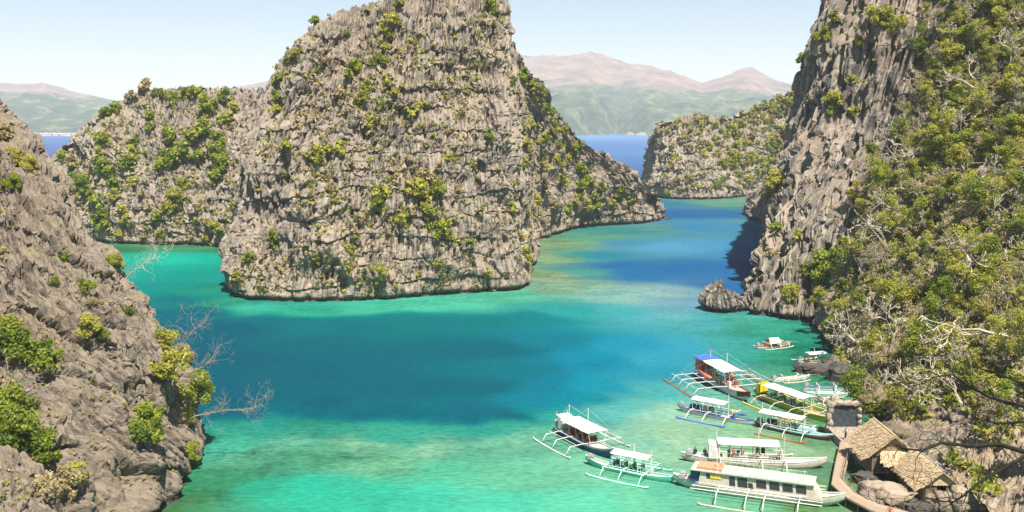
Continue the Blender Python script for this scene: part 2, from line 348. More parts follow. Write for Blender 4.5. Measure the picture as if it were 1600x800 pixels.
# ---------------------------------------------------------------- rock surfaces from control nets
def cr(P, t, closed):                    # Catmull-Rom along axis 0
    n = len(P); i = np.floor(t).astype(int); f = (t - i)[:, None, None]
    if closed: g = [P[(i + k) % n] for k in (-1, 0, 1, 2)]
    else:
        i = np.minimum(i, n - 2); f = (t - i)[:, None, None]
        g = [P[np.clip(i + k, 0, n - 1)] for k in (-1, 0, 1, 2)]
    a, b, c, d = g
    return .5 * (2 * b + (c - a) * f + (2 * a - 5 * b + 4 * c - d) * f ** 2 + (3 * b - a - 3 * c + d) * f ** 3)
def even(P, n, closed, wgt=None):        # parameters that give about even spacing along axis 0
    m = len(P); t = np.linspace(0, m if closed else m - 1, 40 * m + 1)
    L = np.linalg.norm(np.diff(cr(P, t, closed), axis=0), axis=2).mean(1)
    if wgt is not None: L = L * np.interp(t[:-1] + .01, np.arange(len(wgt)), wgt)
    s = np.concatenate([[0], np.cumsum(L)])
    return np.interp(np.linspace(0, s[-1], n, endpoint=not closed), s, t)
def surface(net, nu, nv, closed=False, wgt=None):
    P = np.array(net, float)             # [column][row][xyz]
    tu = even(P, nu, closed, wgt); P = cr(P, tu, closed)
    Q = P.transpose(1, 0, 2); tv = even(Q, nv, False); Q = cr(Q, tv, False)
    return Q                             # [nv, nu, 3]
def grad_normals(Q, closed):
    du = (np.roll(Q, -1, 1) - np.roll(Q, 1, 1)) if closed else np.gradient(Q, axis=1)
    dv = np.gradient(Q, axis=0); N = np.cross(du, dv); return N / (np.linalg.norm(N, axis=2, keepdims=True) + 1e-9)
def cells(P, hx, hz, sw, side, amp, tilt, crack, cw):
    # blocks bounded by joints: every block sits a little proud or back, leans its own way and has an open joint round it
    Q = np.stack([side / hx, np.full(len(side), .5), sw / hz], 1)
    f1, e, rv, off, r2, r3 = worley(Q)
    return amp * (rv - .5) + tilt * (off[:, 0] * (r2 - .5) + off[:, 1] * (r3 - .5) + off[:, 2] * ((r2 + r3) % 1 - .5)) * 2 - crack * (1 - sm(0, cw, e))
def rockify(Q, closed, k=1.0, flute=1.0, block=1.0, big=1.0, dip=(0, 0, 1), undercut=1.4, spike=1.0, c1=(4.2, 8.0), c2=(1.5, 4.0), strata=1.0, lie=4.3, fvar=.65, vz=1.0, groove=1.0, rough=.55):
    N = grad_normals(Q, closed).reshape(-1, 3); P = Q.reshape(-1, 3).copy()
    up = np.clip(N[:, 2], 0, 1)
    # running length along the face: flutes and joints keep to it all the way up, however far the face leans back
    mid = Q[Q.shape[0] // 3]; U = np.concatenate([[0], np.cumsum(np.linalg.norm(np.diff(mid, axis=0), axis=1))])
    s = P @ np.array(dip) / np.linalg.norm(dip)
    U = np.broadcast_to(U, Q.shape[:2]).ravel()
    dirn = N * (1, 1, .4); dirn /= np.linalg.norm(dirn, axis=1, keepdims=True) + 1e-9
    d = big * (3.4 * fbm(P / np.array((24, 24, 24 * vz)) / k) + 1.3 * ridged(P / np.array((8, 8, 22 * vz)) / k + 5) + .5 * noise(P / np.array((4, 4, 12 * vz)) / k + 45))
    side = U + (noise(np.stack([U / 5, 0 * U, s / (9 * vz)], 1) / k + 9) + .6 * noise(np.stack([U / 2, 0 * U, s / (5 * vz)], 1) / k + 19)) * .8 * k
    sw = s + 2.2 * k * noise(P / (13 * k) + 31)
    d += block * cells(P, c1[0] * k, c1[1] * k, sw, side, 1.7 * k, .9 * k, 1.0 * k, .07)
    d += block * cells(P, c2[0] * k, c2[1] * k, sw, side, .55 * k, .3 * k, .45 * k, .12)
    lay = sw / (lie * k) + .5 * noise(P / (40 * k)) + .5 * noise(P / np.array((22, 22, 60)) / k + 66) + .13 * noise(P / np.array((5, 5, 60)) / k + 26); li = np.floor(lay); fr = lay - li
    fm = (1 - fvar) + fvar * sm(-.3, .15, noise(P / (13 * k) + 77))
    f1 = np.stack([U / 1.7, np.floor(lay * .5) * 7.31, sw / (24 * vz)], 1) / k; f2 = np.stack([U / .8, li * 3.77, sw / (11 * vz)], 1) / k
    n1, n2 = noise(f1 + 50), noise(f2 + 60)
    d += flute * k * (.5 * (1 - 2 * np.abs(n1)) + .28 * (1 - 2 * np.abs(n2))) * fm * (1 - .6 * up)
    # thin deep grooves between the flutes
    brk = sm(-.15, .2, noise(P / np.array((3, 3, 5 * vz)) / k + 21))
    d -= groove * k * (1.1 * np.exp(-(n1 / .14) ** 2) + .6 * np.exp(-(n2 / .2) ** 2)) * brk * (.4 + .6 * fm)
    # beds: each bed overhangs the one below, with an open joint here and there
    gate = sm(-.2, .15, noise(P / np.array((11, 11, 5)) / k + 91))
    d += strata * k * (.8 * (1 - fr) * (.1 + .9 * gate) + .35 * ((np.sin(li * 12.9898) * 43758.5453) % 1 - .5))
    ed = np.minimum(fr, 1 - fr) * lie * k
    d -= strata * 1.0 * k * np.exp(-(ed / (.2 * k)) ** 2) * gate
    lb = sw / (lie * .37 * k) + .5 * noise(P / (14 * k) + 3); fb = lb - np.floor(lb)
    d += strata * k * .34 * (1 - fb) * sm(-.05, .25, noise(P / np.array((5, 5, 2)) / k + 11))
    d += rough * k * (.10 * noise(P / np.array((.5, .5, .9)) / k + 3) + .22 * np.minimum(0, noise(P / (1.1 * k) + 13) + .12) * 2)
    d -= d.mean()
    pin = np.clip(ridged(np.stack([P[:, 0] / 2.4, P[:, 1] / 2.4, P[:, 2] / 9], 1) / k + 8), 0, 1) ** 2 + .5 * np.clip(ridged(np.stack([P[:, 0] / 1.0, P[:, 1] / 1.0, P[:, 2] / 5], 1) / k + 2), 0, 1) ** 2
    low = np.clip(P[:, 2], 0, 6) / 6
    d *= .5 + .5 * low
    P = P + dirn * d[:, None]
    P[:, 2] += spike * k * 1.7 * pin * up * low
    u = np.exp(-((P[:, 2] - .3) / .75) ** 2) * undercut * (P[:, 2] < 4)
    P -= N * (1, 1, 0) * u[:, None]
    rockify.run = U.astype(np.float32)
    return P
def rock(name, net, nu, nv, m, closed=False, wgt=None, flip=False, **kw):
    Q = surface(net, nu, nv, closed, wgt)
    if flip: Q = Q[:, ::-1]
    P = rockify(Q, closed, **kw)
    me = np_mesh(name, P, grid_faces(nv, nu, closed), False, {'run': rockify.run})
    return tag(link(name, me, m), kind='structure')

HS = np.array([-.05, 0, .04, .2, .4, .6, .78, .9, .97, 1.0])
PROF = np.interp(HS, [-.05, 0, .2, .4, .6, .78, .9, 1], [0, 0, .07, .19, .36, .58, .78, 1.0])
def column(base, crest, prof=None, bulge=0.0):
    base = np.array(base); crest = np.array(crest); pr = PROF if prof is None else np.interp(HS, prof[0], prof[1])
    out = []
    for h, q in zip(HS, pr):
        p = base + (crest - base) * q; p[2] = crest[2] * h if h >= 0 else -3.0
        out.append(p)
    return out
def W3(x, y, z=0.0): return np.array((x, y, z), float)

def central_island():
    steepL = ([-.05, 0, .3, .5, .7, .85, .95, 1], [0, 0, .09, .19, .36, .54, .77, 1])
    steep = ([-.05, 0, .3, .55, .75, .9, 1], [0, 0, .12, .3, .5, .74, 1])
    edge = ([-.05, 0, .5, .8, .93, 1], [0, 0, .38, .66, .82, 1])
    n = [column(on(358, 451), at(550, 30, 292), steepL),
         column(on(372, 466), at(572, 19, 290), steepL),
         column(on(430, 471), at(592, 8, 289), steep),
         column(on(500, 473), at(612, 2, 289), steep),
         column(on(580, 469), at(630, -4, 291), steep),
         column(on(660, 464), at(680, -12, 293), steep),
         column(on(740, 458), at(728, -14, 294), steep),
         column(on(800, 455), at(758, -8, 294), steep),
         column(on(824, 448), at(776, 4, 297), edge),
         column(on(829, 420), at(788, 40, 310)),
         column(on(832, 384), at(815, 104, 340)),
         column(on(868, 368), at(852, 140, 372)),
         column(on(902, 357), at(880, 195, 408)),
         column(on(960, 352), at(920, 228, 425)),
         column(on(1010, 349), at(970, 262, 440)),
         column(on(1037, 343), at(1016, 308, 452)),
         column(W3(74, 478), at(1014, 310, 455)),
         column(W3(40, 486), at(962, 260, 444)),
         column(W3(10, 462), at(880, 195, 412)),
         column(W3(-20, 430), at(815, 104, 344)),
         column(W3(-52, 396), at(760, 0, 305)),
         column(W3(-80, 360), at(640, -2, 300)),
         column(W3(-90, 325), at(572, 15, 297), steepL),
         column(W3(-82, 287), at(556, 28, 294), steepL)]
    wg = [1.3] * 10 + [1] * 6 + [.35] * 7 + [.8, 1.3]
    return rock('karst_island', n, 1150, 400, M_ROCK, True, wg, k=.85, spike=1.4, flute=1.6, block=.75, groove=2.0, strata=.95, lie=6.5, c1=(5, 13), c2=(1.5, 8))

def left_island():
    n = [column(on(40, 368), at(40, 300, 400)), column(on(110, 374), at(95, 246, 402)), column(on(150, 378), at(130, 212, 402)),
         column(on(180, 381), at(165, 178, 402)), column(on(230, 383), at(222, 150, 404)), column(on(290, 384), at(280, 151, 405)),
         column(on(340, 386), at(325, 149, 404)), column(on(372, 387), at(368, 148, 402)), column(on(400, 386), at(420, 150, 402)), column(on(470, 384), at(480, 170, 404)),
         column(W3(-70, 420), at(470, 170, 408)), column(W3(-110, 450), at(370, 150, 410)), column(W3(-160, 452), at(225, 152, 412)),
         column(W3(-205, 445), at(130, 212, 408)), column(W3(-225, 415), at(60, 285, 406))]
    return rock('karst_island', n, 560, 210, M_ROCK, True, [1.2] * 10 + [.35] * 6, k=.95, spike=1.6, flute=1.2, groove=1.5)

def right_island():
    n = [column(on(1003, 297), at(1022, 214, 622)), column(on(1012, 305), at(1032, 203, 626)), column(on(1050, 311), at(1062, 192, 632)), column(on(1110, 312), at(1095, 184, 638)),
         column(on(1160, 308), at(1140, 190, 642)), column(on(1210, 305), at(1185, 172, 648)), column(on(1260, 304), at(1235, 150, 652)), column(on(1330, 302), at(1310, 130, 656)),
         column(W3(300, 640), at(1320, 130, 662)), column(W3(290, 720), at(1310, 132, 668)), column(W3(200, 720), at(1235, 150, 662)), column(W3(140, 705), at(1130, 190, 652)), column(W3(95, 670), at(1060, 194, 642))]
    return rock('karst_island', n, 430, 150, M_ROCK, True, [1.2] * 8 + [.4] * 6, k=1.3, spike=1.3, flute=1.1, groove=1.3)

def right_cliff():
    # tall fluted wall: columns run from the hidden far side round the edge to where the hillside joins it
    def px(*p): return [at(*q) for q in p]
    n = [px((1330, 372, 420), (1330, 330, 420), (1330, 230, 420), (1345, 130, 420), (1360, 30, 420), (1380, -60, 420), (1400, -130, 420)),
         px((1235, 362, 400), (1240, 320, 400), (1260, 225, 400), (1280, 130, 400), (1300, 30, 400), (1330, -70, 400), (1380, -140, 400)),
         px((1200, 420, 320), (1207, 370, 322), (1232, 280, 326), (1256, 180, 330), (1276, 90, 334), (1300, 0, 340), (1360, -120, 350)),
         px((1174, 462, 262), (1192, 410, 272), (1222, 300, 286), (1246, 205, 294), (1270, 110, 298), (1293, 15, 302), (1340, -110, 310)),
         px((1172, 505, 231), (1174, 462, 235), (1226, 318, 258), (1252, 210, 268), (1276, 120, 272), (1298, 25, 276), (1340, -110, 286)),
         px((1195, 512, 226), (1205, 460, 230), (1250, 320, 246), (1280, 210, 256), (1308, 115, 260), (1332, 20, 264), (1370, -110, 276)),
         px((1240, 518, 221), (1250, 450, 226), (1282, 330, 238), (1320, 210, 248), (1352, 115, 252), (1378, 20, 256), (1410, -110, 270)),
         px((1290, 524, 217), (1300, 450, 222), (1330, 330, 232), (1370, 210, 242), (1405, 110, 247), (1430, 15, 252), (1460, -110, 266)),
         px((1350, 530, 216), (1370, 450, 222), (1400, 330, 232), (1430, 210, 240), (1465, 110, 246), (1490, 15, 250), (1520, -110, 264)),
         px((1420, 530, 218), (1440, 440, 224), (1470, 320, 234), (1500, 200, 242), (1540, 100, 248), (1570, 10, 252), (1600, -110, 266)),
         px((1520, 520, 222), (1540, 420, 228), (1570, 300, 236), (1600, 180, 244), (1640, 90, 250), (1670, 0, 254), (1700, -110, 266))]
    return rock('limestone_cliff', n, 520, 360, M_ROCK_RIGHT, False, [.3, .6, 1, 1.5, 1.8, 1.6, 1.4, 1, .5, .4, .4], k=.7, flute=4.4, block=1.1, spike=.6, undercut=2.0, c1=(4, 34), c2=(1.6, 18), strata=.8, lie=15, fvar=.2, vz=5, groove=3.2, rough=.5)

def promontory():
    n = [column(on(1186, 347), at(1196, 312, 474)), column(on(1200, 350), at(1202, 290, 476)), column(on(1225, 350), at(1225, 262, 478)), column(on(1260, 349), at(1262, 230, 480)),
         column(W3(150, 500), at(1262, 230, 486)), column(W3(126, 505), at(1215, 275, 484)), column(W3(118, 488), at(1200, 300, 480))]
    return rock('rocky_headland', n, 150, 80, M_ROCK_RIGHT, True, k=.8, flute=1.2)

def hillside():
    def px(*p): return [at(*q) for q in p]
    n = [px((1262, 522, 214), (1285, 440, 219), (1345, 300, 226), (1425, 150, 234), (1490, 0, 243), (1545, -120, 252)),
         px((1290, 548, 196), (1320, 470, 203), (1375, 350, 211), (1450, 215, 220), (1525, 70, 230), (1590, -80, 241)),
         px((1306, 582, 176), (1350, 515, 182), (1420, 415, 190), (1500, 290, 199), (1580, 160, 210), (1670, 0, 223)),
         px((1322, 625, 157), (1385, 570, 162), (1455, 485, 170), (1545, 380, 178), (1640, 265, 188), (1745, 110, 200)),
         px((1352, 668, 141), (1420, 635, 144), (1495, 560, 151), (1585, 470, 158), (1690, 365, 167), (1810, 225, 178)),
         px((1474, 742, 117), (1525, 703, 121), (1572, 640, 126), (1650, 560, 132), (1770, 460, 140), (1905, 330, 150)),
         px((1545, 805, 101), (1600, 772, 104), (1660, 720, 107), (1740, 650, 112), (1860, 560, 118), (2000, 440, 126)),
         px((1560, 900, 82), (1640, 870, 84), (1740, 810, 88), (1850, 740, 92), (1980, 650, 97), (2140, 520, 103))]
    mix = [p * .3 + q * .7 for p, q in zip(n[4], n[5])]
    for p in mix: p += np.array((.8, 0, -.8))
    rock('rocky_slope', [mix] + n[5:], 200, 230, M_SLOPE, False, k=.75, block=1.0, flute=2.2, spike=1.4, groove=2.0, undercut=.8)
    return rock('wooded_hillside', n[:6], 270, 260, M_HILL, False, k=.8, block=1.0, flute=1.6, spike=1.2, undercut=.8)

def left_cliff():
    def px(*p): return [at(*q) for q in p]
    n = [px((200, 960, 84), (20, 930, 76), (-120, 800, 80), (-200, 650, 90), (-280, 480, 100), (-340, 300, 112)),
         px((200, 880, 97), (60, 800, 93), (-40, 690, 98), (-120, 560, 106), (-190, 420, 115), (-260, 260, 126)),
         px((250, 815, 108), (140, 720, 106), (40, 610, 108), (-40, 490, 114), (-110, 350, 124), (-180, 210, 134)),
         px((292, 768, 117), (205, 660, 115), (110, 540, 117), (30, 420, 122), (-40, 300, 131), (-110, 160, 142)),
         px((318, 735, 123), (255, 615, 122), (175, 490, 125), (95, 370, 130), (20, 260, 139), (-60, 140, 150)),
         px((326, 708, 129), (268, 575, 129), (205, 450, 132), (125, 345, 137), (50, 240, 146), (-20, 155, 156)),
         px((322, 690, 135), (262, 560, 136), (196, 445, 139), (118, 342, 144), (45, 238, 153), (-20, 158, 163)),
         px((290, 660, 146), (215, 560, 150), (140, 460, 156), (70, 370, 162), (10, 280, 170), (-60, 200, 180)),
         px((180, 600, 165), (110, 540, 172), (40, 470, 180), (-30, 400, 188), (-90, 320, 198), (-160, 240, 208))]
    return rock('foreground_cliff', n, 420, 460, M_ROCK_NEAR, False, [.6, .9, 1, 1.2, 1.3, 1.2, .9, .5, .4], k=.75, flute=.3, block=1.1, dip=(.5, .1, 1), spike=.7, undercut=1.2, c1=(5, 7), c2=(1.7, 2.6), lie=4.2, strata=1.3, groove=1.0, rough=.8)

def sea_rock():
    c = on(1137, 487)
    n = []
    for i in range(14):
        a = 2 * math.pi * i / 14; r_ = 1 + .12 * math.sin(3 * a + 1)
        prof = []
        for h, q in ((-2, .92), (0, .9), (.5, .86), (1.6, 1.0), (3, .92), (4.5, .66), (5.6, .36), (6.3, .12), (6.5, .0)):
            sh = -1.5 * (h / 6.5)
            prof.append(np.array((c[0] + sh + math.cos(a) * 5.9 * q * r_, c[1] + 2 + math.sin(a) * 4.2 * q * r_, h * (1 if math.cos(a) < .4 else .72))))
        n.append(prof)
    Q = surface(n, 150, 90, True)
    P = rockify(Q, True, k=.4, big=.3, flute=.5, undercut=.35, spike=1.6)
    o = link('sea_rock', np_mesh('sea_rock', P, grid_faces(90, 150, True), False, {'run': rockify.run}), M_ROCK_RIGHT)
    tag(o, 'jagged grey rock standing alone in the water beside the tall right cliff', 'rock')

# ---------------------------------------------------------------- far land and haze
def mountains():
    nx, ny = 620, 170
    az = np.linspace(-.72, .72, nx); yy = np.concatenate([np.geomspace(3700, 5200, 80, endpoint=False), np.geomspace(5200, 11500, ny - 80)])
    A, Y = np.meshgrid(az, yy); X = (A * Y).ravel(); Y = Y.ravel(); A = A.ravel()
    px = 800 + A * FPX * CT
    # skyline heights in photograph pixels above the horizon line
    sk = np.array([(-300, 40), (-120, 58), (0, 68), (45, 66), (90, 68), (140, 52), (190, 40), (230, 30), (300, 42), (350, 52), (380, 62), (480, 84), (600, 108), (720, 118), (800, 117), (840, 112), (880, 113), (920, 117), (950, 112), (985, 103), (1025, 92), (1060, 80), (1090, 68), (1118, 76), (1150, 90), (1165, 92), (1200, 76), (1240, 66), (1300, 70), (1400, 92), (1600, 100), (1900, 70)], float)
    H = np.interp(px, sk[:, 0], sk[:, 1]) / FPX * .83
    P = np.stack([X / 900, Y / 900, np.zeros_like(X)], 1)
    crestY = 7300 + 500 * noise(np.stack([X / 2600, np.zeros_like(X), np.ones_like(X)], 1))
    coast = 4080 + 130 * noise(np.stack([X / 500, np.zeros_like(X), np.full_like(X, 4.)], 1)) + np.interp(px, [-300, 150, 600, 900, 960, 1010, 1100], [0, 0, 0, 0, 500, 60, 0])
    t = np.clip((Y - coast) / (crestY - coast), 0, None)
    rise = np.where(t < 1, .10 * sm(0, .08, t) + .16 * sm(.02, .45, t) + .74 * sm(.25, 1.0, t) ** 1.25, 1 - .5 * sm(1, 1.7, t))
    rel = ridged(P * 1.6 + 4) * .5 + ridged(P * 3.7 + 9) * .38 + ridged(P * 8 + 2) * .2 + ridged(P * 17 + 2) * .09
    z = CAM_H * 1.0 * sm(0, .2, t) + H * crestY * rise * (1 + .34 * rel * np.clip(1.3 - t, .16, 1)) 
    z += (60 * np.clip(fbm(P * 3.2 + 30), 0, 1) + 45 * np.clip(noise(P * 1.3 + 70) + .1, 0, 1)) * sm(.0, .1, t) * (1 - sm(.4, .8, t))
    z = np.where(t <= 0, -6 - 0 * z, z + 2.0)
    me = np_mesh('mountains', np.stack([X, Y, z], 1), grid_faces(ny, nx)[:, ::-1], True)
    m, nt, b = mat('mountain_cover'); v = coords(nt)
    g = nd(nt, 'NewGeometry'); ps = nd(nt, 'SeparateXYZ'); nt.links.new(g.outputs['Position'], ps.inputs[0])
    n1 = noisefac(nt, v, .0022, 8, .62)
    hz = nd(nt, 'MapRange'); hz.inputs[1].default_value = 120; hz.inputs[2].default_value = 430; nt.links.new(ps.outputs['Z'], hz.inputs[0])
    ad = nd(nt, 'Math', operation='MULTIPLY_ADD'); nt.links.new(n1, ad.inputs[0]); ad.inputs[1].default_value = 1.5; nt.links.new(hz.outputs[0], ad.inputs[2])
    bare = ramp(nt, [(.0, (0, 0, 0)), (1.0, (1, 1, 1))], ad.outputs[0])
    mr = nd(nt, 'MapRange'); mr.inputs[1].default_value = 1.12; mr.inputs[2].default_value = 1.3; nt.links.new(ad.outputs[0], mr.inputs[0])
    green = ramp(nt, [(.38, (.02, .055, .04)), (.52, (.06, .10, .04)), (.64, (.22, .21, .10))], noisefac(nt, v, .012, 8, .7))
    c = mixc(nt, mr.outputs[0], green, ramp(nt, [(.35, (.15, .105, .085)), (.65, (.32, .23, .185))], noisefac(nt, v, .006, 6, .65)))
    nt.links.new(c, b.inputs['Base Color']); b.inputs['Roughness'].default_value = .95; b.inputs['Specular IOR Level'].default_value = .05
    bump(nt, b, noisefac(nt, v, .011, 9, .72), 1.0, 40)
    tag(link('mountains', me, m), kind='structure')
    white = flat('whitewash', (.46, .43, .40), .7, .08, .05); tin = flat('tin_roof', (.48, .33, .28), .6, .2, .05)
    g_ = 'waterfront houses on the far left shore'
    for i in range(26):
        p = 42 + 86 * (i + rnd.uniform(.1, .9)) / 26; q = on(p, 212.6 - rnd.uniform(-.2, .9)); wd, dp, ht = rnd.uniform(10, 24), rnd.uniform(9, 15), rnd.uniform(5, 9)
        h = empty('waterfront_house', (q[0], q[1], 0), rnd.uniform(-.3, .3))
        tag(h, 'tiny %s white house with %s roof, %s of the far left shore' % ('wide' if wd > 17 else 'narrow', 'rusty' if i % 3 else 'white', ('left end', 'left half', 'right half', 'right end')[min(3, i // 7)]), 'house', g_)
        MB().box((0, 0, ht / 2 + .5), (wd, dp, ht + 1)).build('wall', white, h)
        r_ = MB(); a = wd / 2 + 1; e = dp / 2 + 1; k = ht + 1.0
        r_.add([(-a, -e, k), (a, -e, k), (a, e, k), (-a, e, k), (-a * .6, 0, k + 3.5), (a * .6, 0, k + 3.5)], [(0, 1, 5, 4), (2, 3, 4, 5), (1, 2, 5), (3, 0, 4), (3, 2, 1, 0)])
        r_.build('roof', tin if i % 3 else white, h)
    # small islets with a jetty seen between the central and right islands
    for (p, y, s) in ((1002, 212.4, 26), (985, 211.6, 18)):
        q = on(p, y); Q = []
        for i in range(10):
            a = 2 * math.pi * i / 10
            Q.append([np.array((q[0] + math.cos(a) * s * k, q[1] + math.sin(a) * s * .7 * k, z)) for k, z in ((1.05, -2), (1, 1), (.8, 6), (.4, 10), (0, 11))])
        S = surface(Q, 40, 14, True); o = link('islet', np_mesh('islet', rockify(S, True, k=2.0, spike=.5), grid_faces(14, 40, True)), M_ROCK); tag(o, kind='structure')

def haze():
    me = MB().box((0, 5200, 330), (22000, 13500, 674)).mesh('haze')
    m = bpy.data.materials.new('haze_air'); m.use_nodes = True; nt = m.node_tree; nt.nodes.remove(nt.nodes['Principled BSDF'])
    pv = nd(nt, 'VolumePrincipled'); pv.inputs['Color'].default_value = (.92, .95, 1, 1); pv.inputs['Density'].default_value = HAZE; pv.inputs['Anisotropy'].default_value = .0
    nt.links.new(pv.outputs[0], nt.nodes['Material Output'].inputs['Volume'])
    tag(link('haze', me, m), kind='stuff')
HAZE = 0.00009
# ---------------------------------------------------------------- plants
def leaf_quads(rg, cen, nrm, size, jitter=.9):
    # cen (n,3), nrm (n,3) -> leaf-spray quads, each with its own lean
    n = len(cen); v = nrm + rg.normal(0, jitter, (n, 3)); v /= np.linalg.norm(v, axis=1, keepdims=True) + 1e-6
    a = np.cross(v, rg.normal(0, 1, (n, 3))); a /= np.linalg.norm(a, axis=1, keepdims=True) + 1e-6; b = np.cross(v, a)
    s = (size * rg.uniform(.6, 1.35, n))[:, None]; a *= s; b *= s * rg.uniform(.45, .8, n)[:, None]
    V = np.stack([cen - a, cen - b * .9 + a * .1, cen + a, cen + b * .9 - a * .1], 1).reshape(-1, 3)
    F = np.arange(4 * n).reshape(n, 4); return V, F
def foliage(name, rg, blobs, n, size, m, fill=.35):
    # blobs: (centre, radii); leaves sit mostly in the outer shell of every clump
    w_ = np.array([r_[0] * r_[1] + r_[2] * r_[0] for c, r_ in blobs]); w_ = w_ / w_.sum()
    k = rg.choice(len(blobs), n, p=w_); c = np.array([b[0] for b in blobs])[k]; r_ = np.array([b[1] for b in blobs])[k]
    d = rg.normal(0, 1, (n, 3)); d[:, 2] += .25; d /= np.linalg.norm(d, axis=1, keepdims=True)
    q = np.where(rg.uniform(0, 1, n) < fill, rg.uniform(.2, 1, n), rg.normal(.95, .16, n))
    cen = c + d * r_ * q[:, None]; V, F = leaf_quads(rg, cen, d * .8 + np.array((0, 0, .5)), size)
    tint = np.clip(rg.uniform(0, 1, len(blobs))[k] * .55 + rg.normal(.22, .16, n), 0, 1)
    return np_mesh(name, V, F, False, {'tint': np.repeat(tint, 4)}) if name else (V, F, np.repeat(tint, 4))
def shrub_blobs(rg, n, w_, h):
    out = []
    for i in range(n):
        a = rg.uniform(0, 6.28); q = rg.uniform(0, .9) * w_; z = h * rg.uniform(.25, .9) * (1 - .35 * q / w_)
        s = rg.uniform(.17, .40) * w_
        out.append(((q * math.cos(a), q * math.sin(a), z), (s, s * rg.uniform(.8, 1.2), s * rg.uniform(.6, .95))))
    return out
def branchy(rg, mb, p, d, L, r, depth, tips, droop=.0, wig=.35, spread=.75, kids=(2, 3), nseg=4, minr=.02, upw=.12):
    pts = [p]; rs = [r]; q = Vector(p); dd = Vector(d).normalized()
    for i in range(nseg):
        dd = (dd + Vector(rg.normal(0, wig, 3)) * .55 + Vector((0, 0, upw - droop * i / nseg))).normalized()
        q = q + dd * (L / nseg); pts.append(tuple(q)); rs.append(max(minr, r * (1 - .55 * (i + 1) / nseg)))
    mb.tube(pts, rs, 5 if depth > 1 else 3, caps=False)
    if depth <= 0: tips.append((pts[-1], tuple(dd))); return
    for j in range(int(rg.integers(kids[0], kids[1] + 1))):
        t = rg.uniform(.45, 1.0) if j else 1.0; i = min(nseg, max(1, int(round(t * nseg))))
        nd_ = (dd + Vector(rg.normal(0, spread, 3))).normalized()
        branchy(rg, mb, pts[i], nd_, L * rg.uniform(.55, .8), max(minr, rs[i] * .72), depth - 1, tips, droop, wig, spread, kids, max(2, nseg - 1), minr, upw)
    tips.append((pts[-1], tuple(dd)))
PROTO = {}
def make_protos():
    rg = np.random.default_rng(5)
    for i in range(5):                   # shrubs: a leafy dome on a few short stems, about 2 m across at scale 1
        mb = MB(); bl = shrub_blobs(rg, int(rg.integers(9, 14)), 1.0, 1.5)
        for c, r_ in bl[:6]: mb.tube([(0, 0, -.4), (c[0] * .4, c[1] * .4, .25), c], [.07, .05, .02], 4, False)
        st = mb.mesh('shrub_stems')
        PROTO['shrub%d' % i] = (st, foliage('shrub_leaves', rg, bl, 520, .15, None))
    for i in range(4):                   # the same kind with finer leaves for the near cliff
        mb = MB(); bl = shrub_blobs(rg, 16, 1.0, 1.7)
        for c, r_ in bl[:9]: mb.tube([(0, 0, -.4), (c[0] * .4, c[1] * .4, .25), c], [.05, .035, .012], 4, False)
        PROTO['near%d' % i] = (mb.mesh('shrub_stems'), foliage('shrub_leaves', rg, bl, 2000, .085, None))
    for i in range(5):                   # leafy trees about 6 m tall at scale 1
        mb = MB(); tips = []
        branchy(rg, mb, (0, 0, -.6), (rg.normal(0, .2), rg.normal(0, .2), 1), 2.6, .15, 3, tips, 0, .3, .7)
        bl = [(t[0], (rg.uniform(.5, .95), rg.uniform(.5, .95), rg.uniform(.35, .6))) for t in tips if t[0][2] > 1.6]
        PROTO['tree%d' % i] = (mb.mesh('tree_trunk'), foliage('tree_crown', rg, bl, 1900, .15, None, .5))
    for i in range(4):                   # sparse trees: pale limbs with thin dry leaves
        mb = MB(); tips = []
        branchy(rg, mb, (0, 0, -.6), (rg.normal(0, .3), rg.normal(0, .3), 1), 2.6, .13, 4, tips, 0, .4, .8, (2, 3))
        bl = [(t[0], (rg.uniform(.35, .7), rg.uniform(.35, .7), rg.uniform(.2, .4))) for t in tips if t[0][2] > 1.2]
        PROTO['sparse%d' % i] = (mb.mesh('tree_trunk'), foliage('tree_crown', rg, bl, 800, .12, None, .6))
    for i in range(6):                   # bare trees, all limbs and twigs
        mb = MB(); tips = []
        branchy(rg, mb, (0, 0, -.6), (rg.normal(0, .35), rg.normal(0, .35), 1), 2.3, .17, 5, tips, 0, .45, .75, (2, 3), 4, .026)
        PROTO['bare%d' % i] = (mb.mesh('bare_branches'), None)
DG = None
def surf_at(px, py, only=None):
    d = Vector(ray(px, py)); o = Vector((0, 0, CAM_H)); d.normalize()
    for _ in range(6):
        ok, loc, nrm, idx, ob, _m = C.ray_cast(DG, o, d)
        if not ok: return None
        if ob.name.startswith('haze'): o = loc + d * .05; continue
        return loc, nrm, ob
    return None
_made = {}
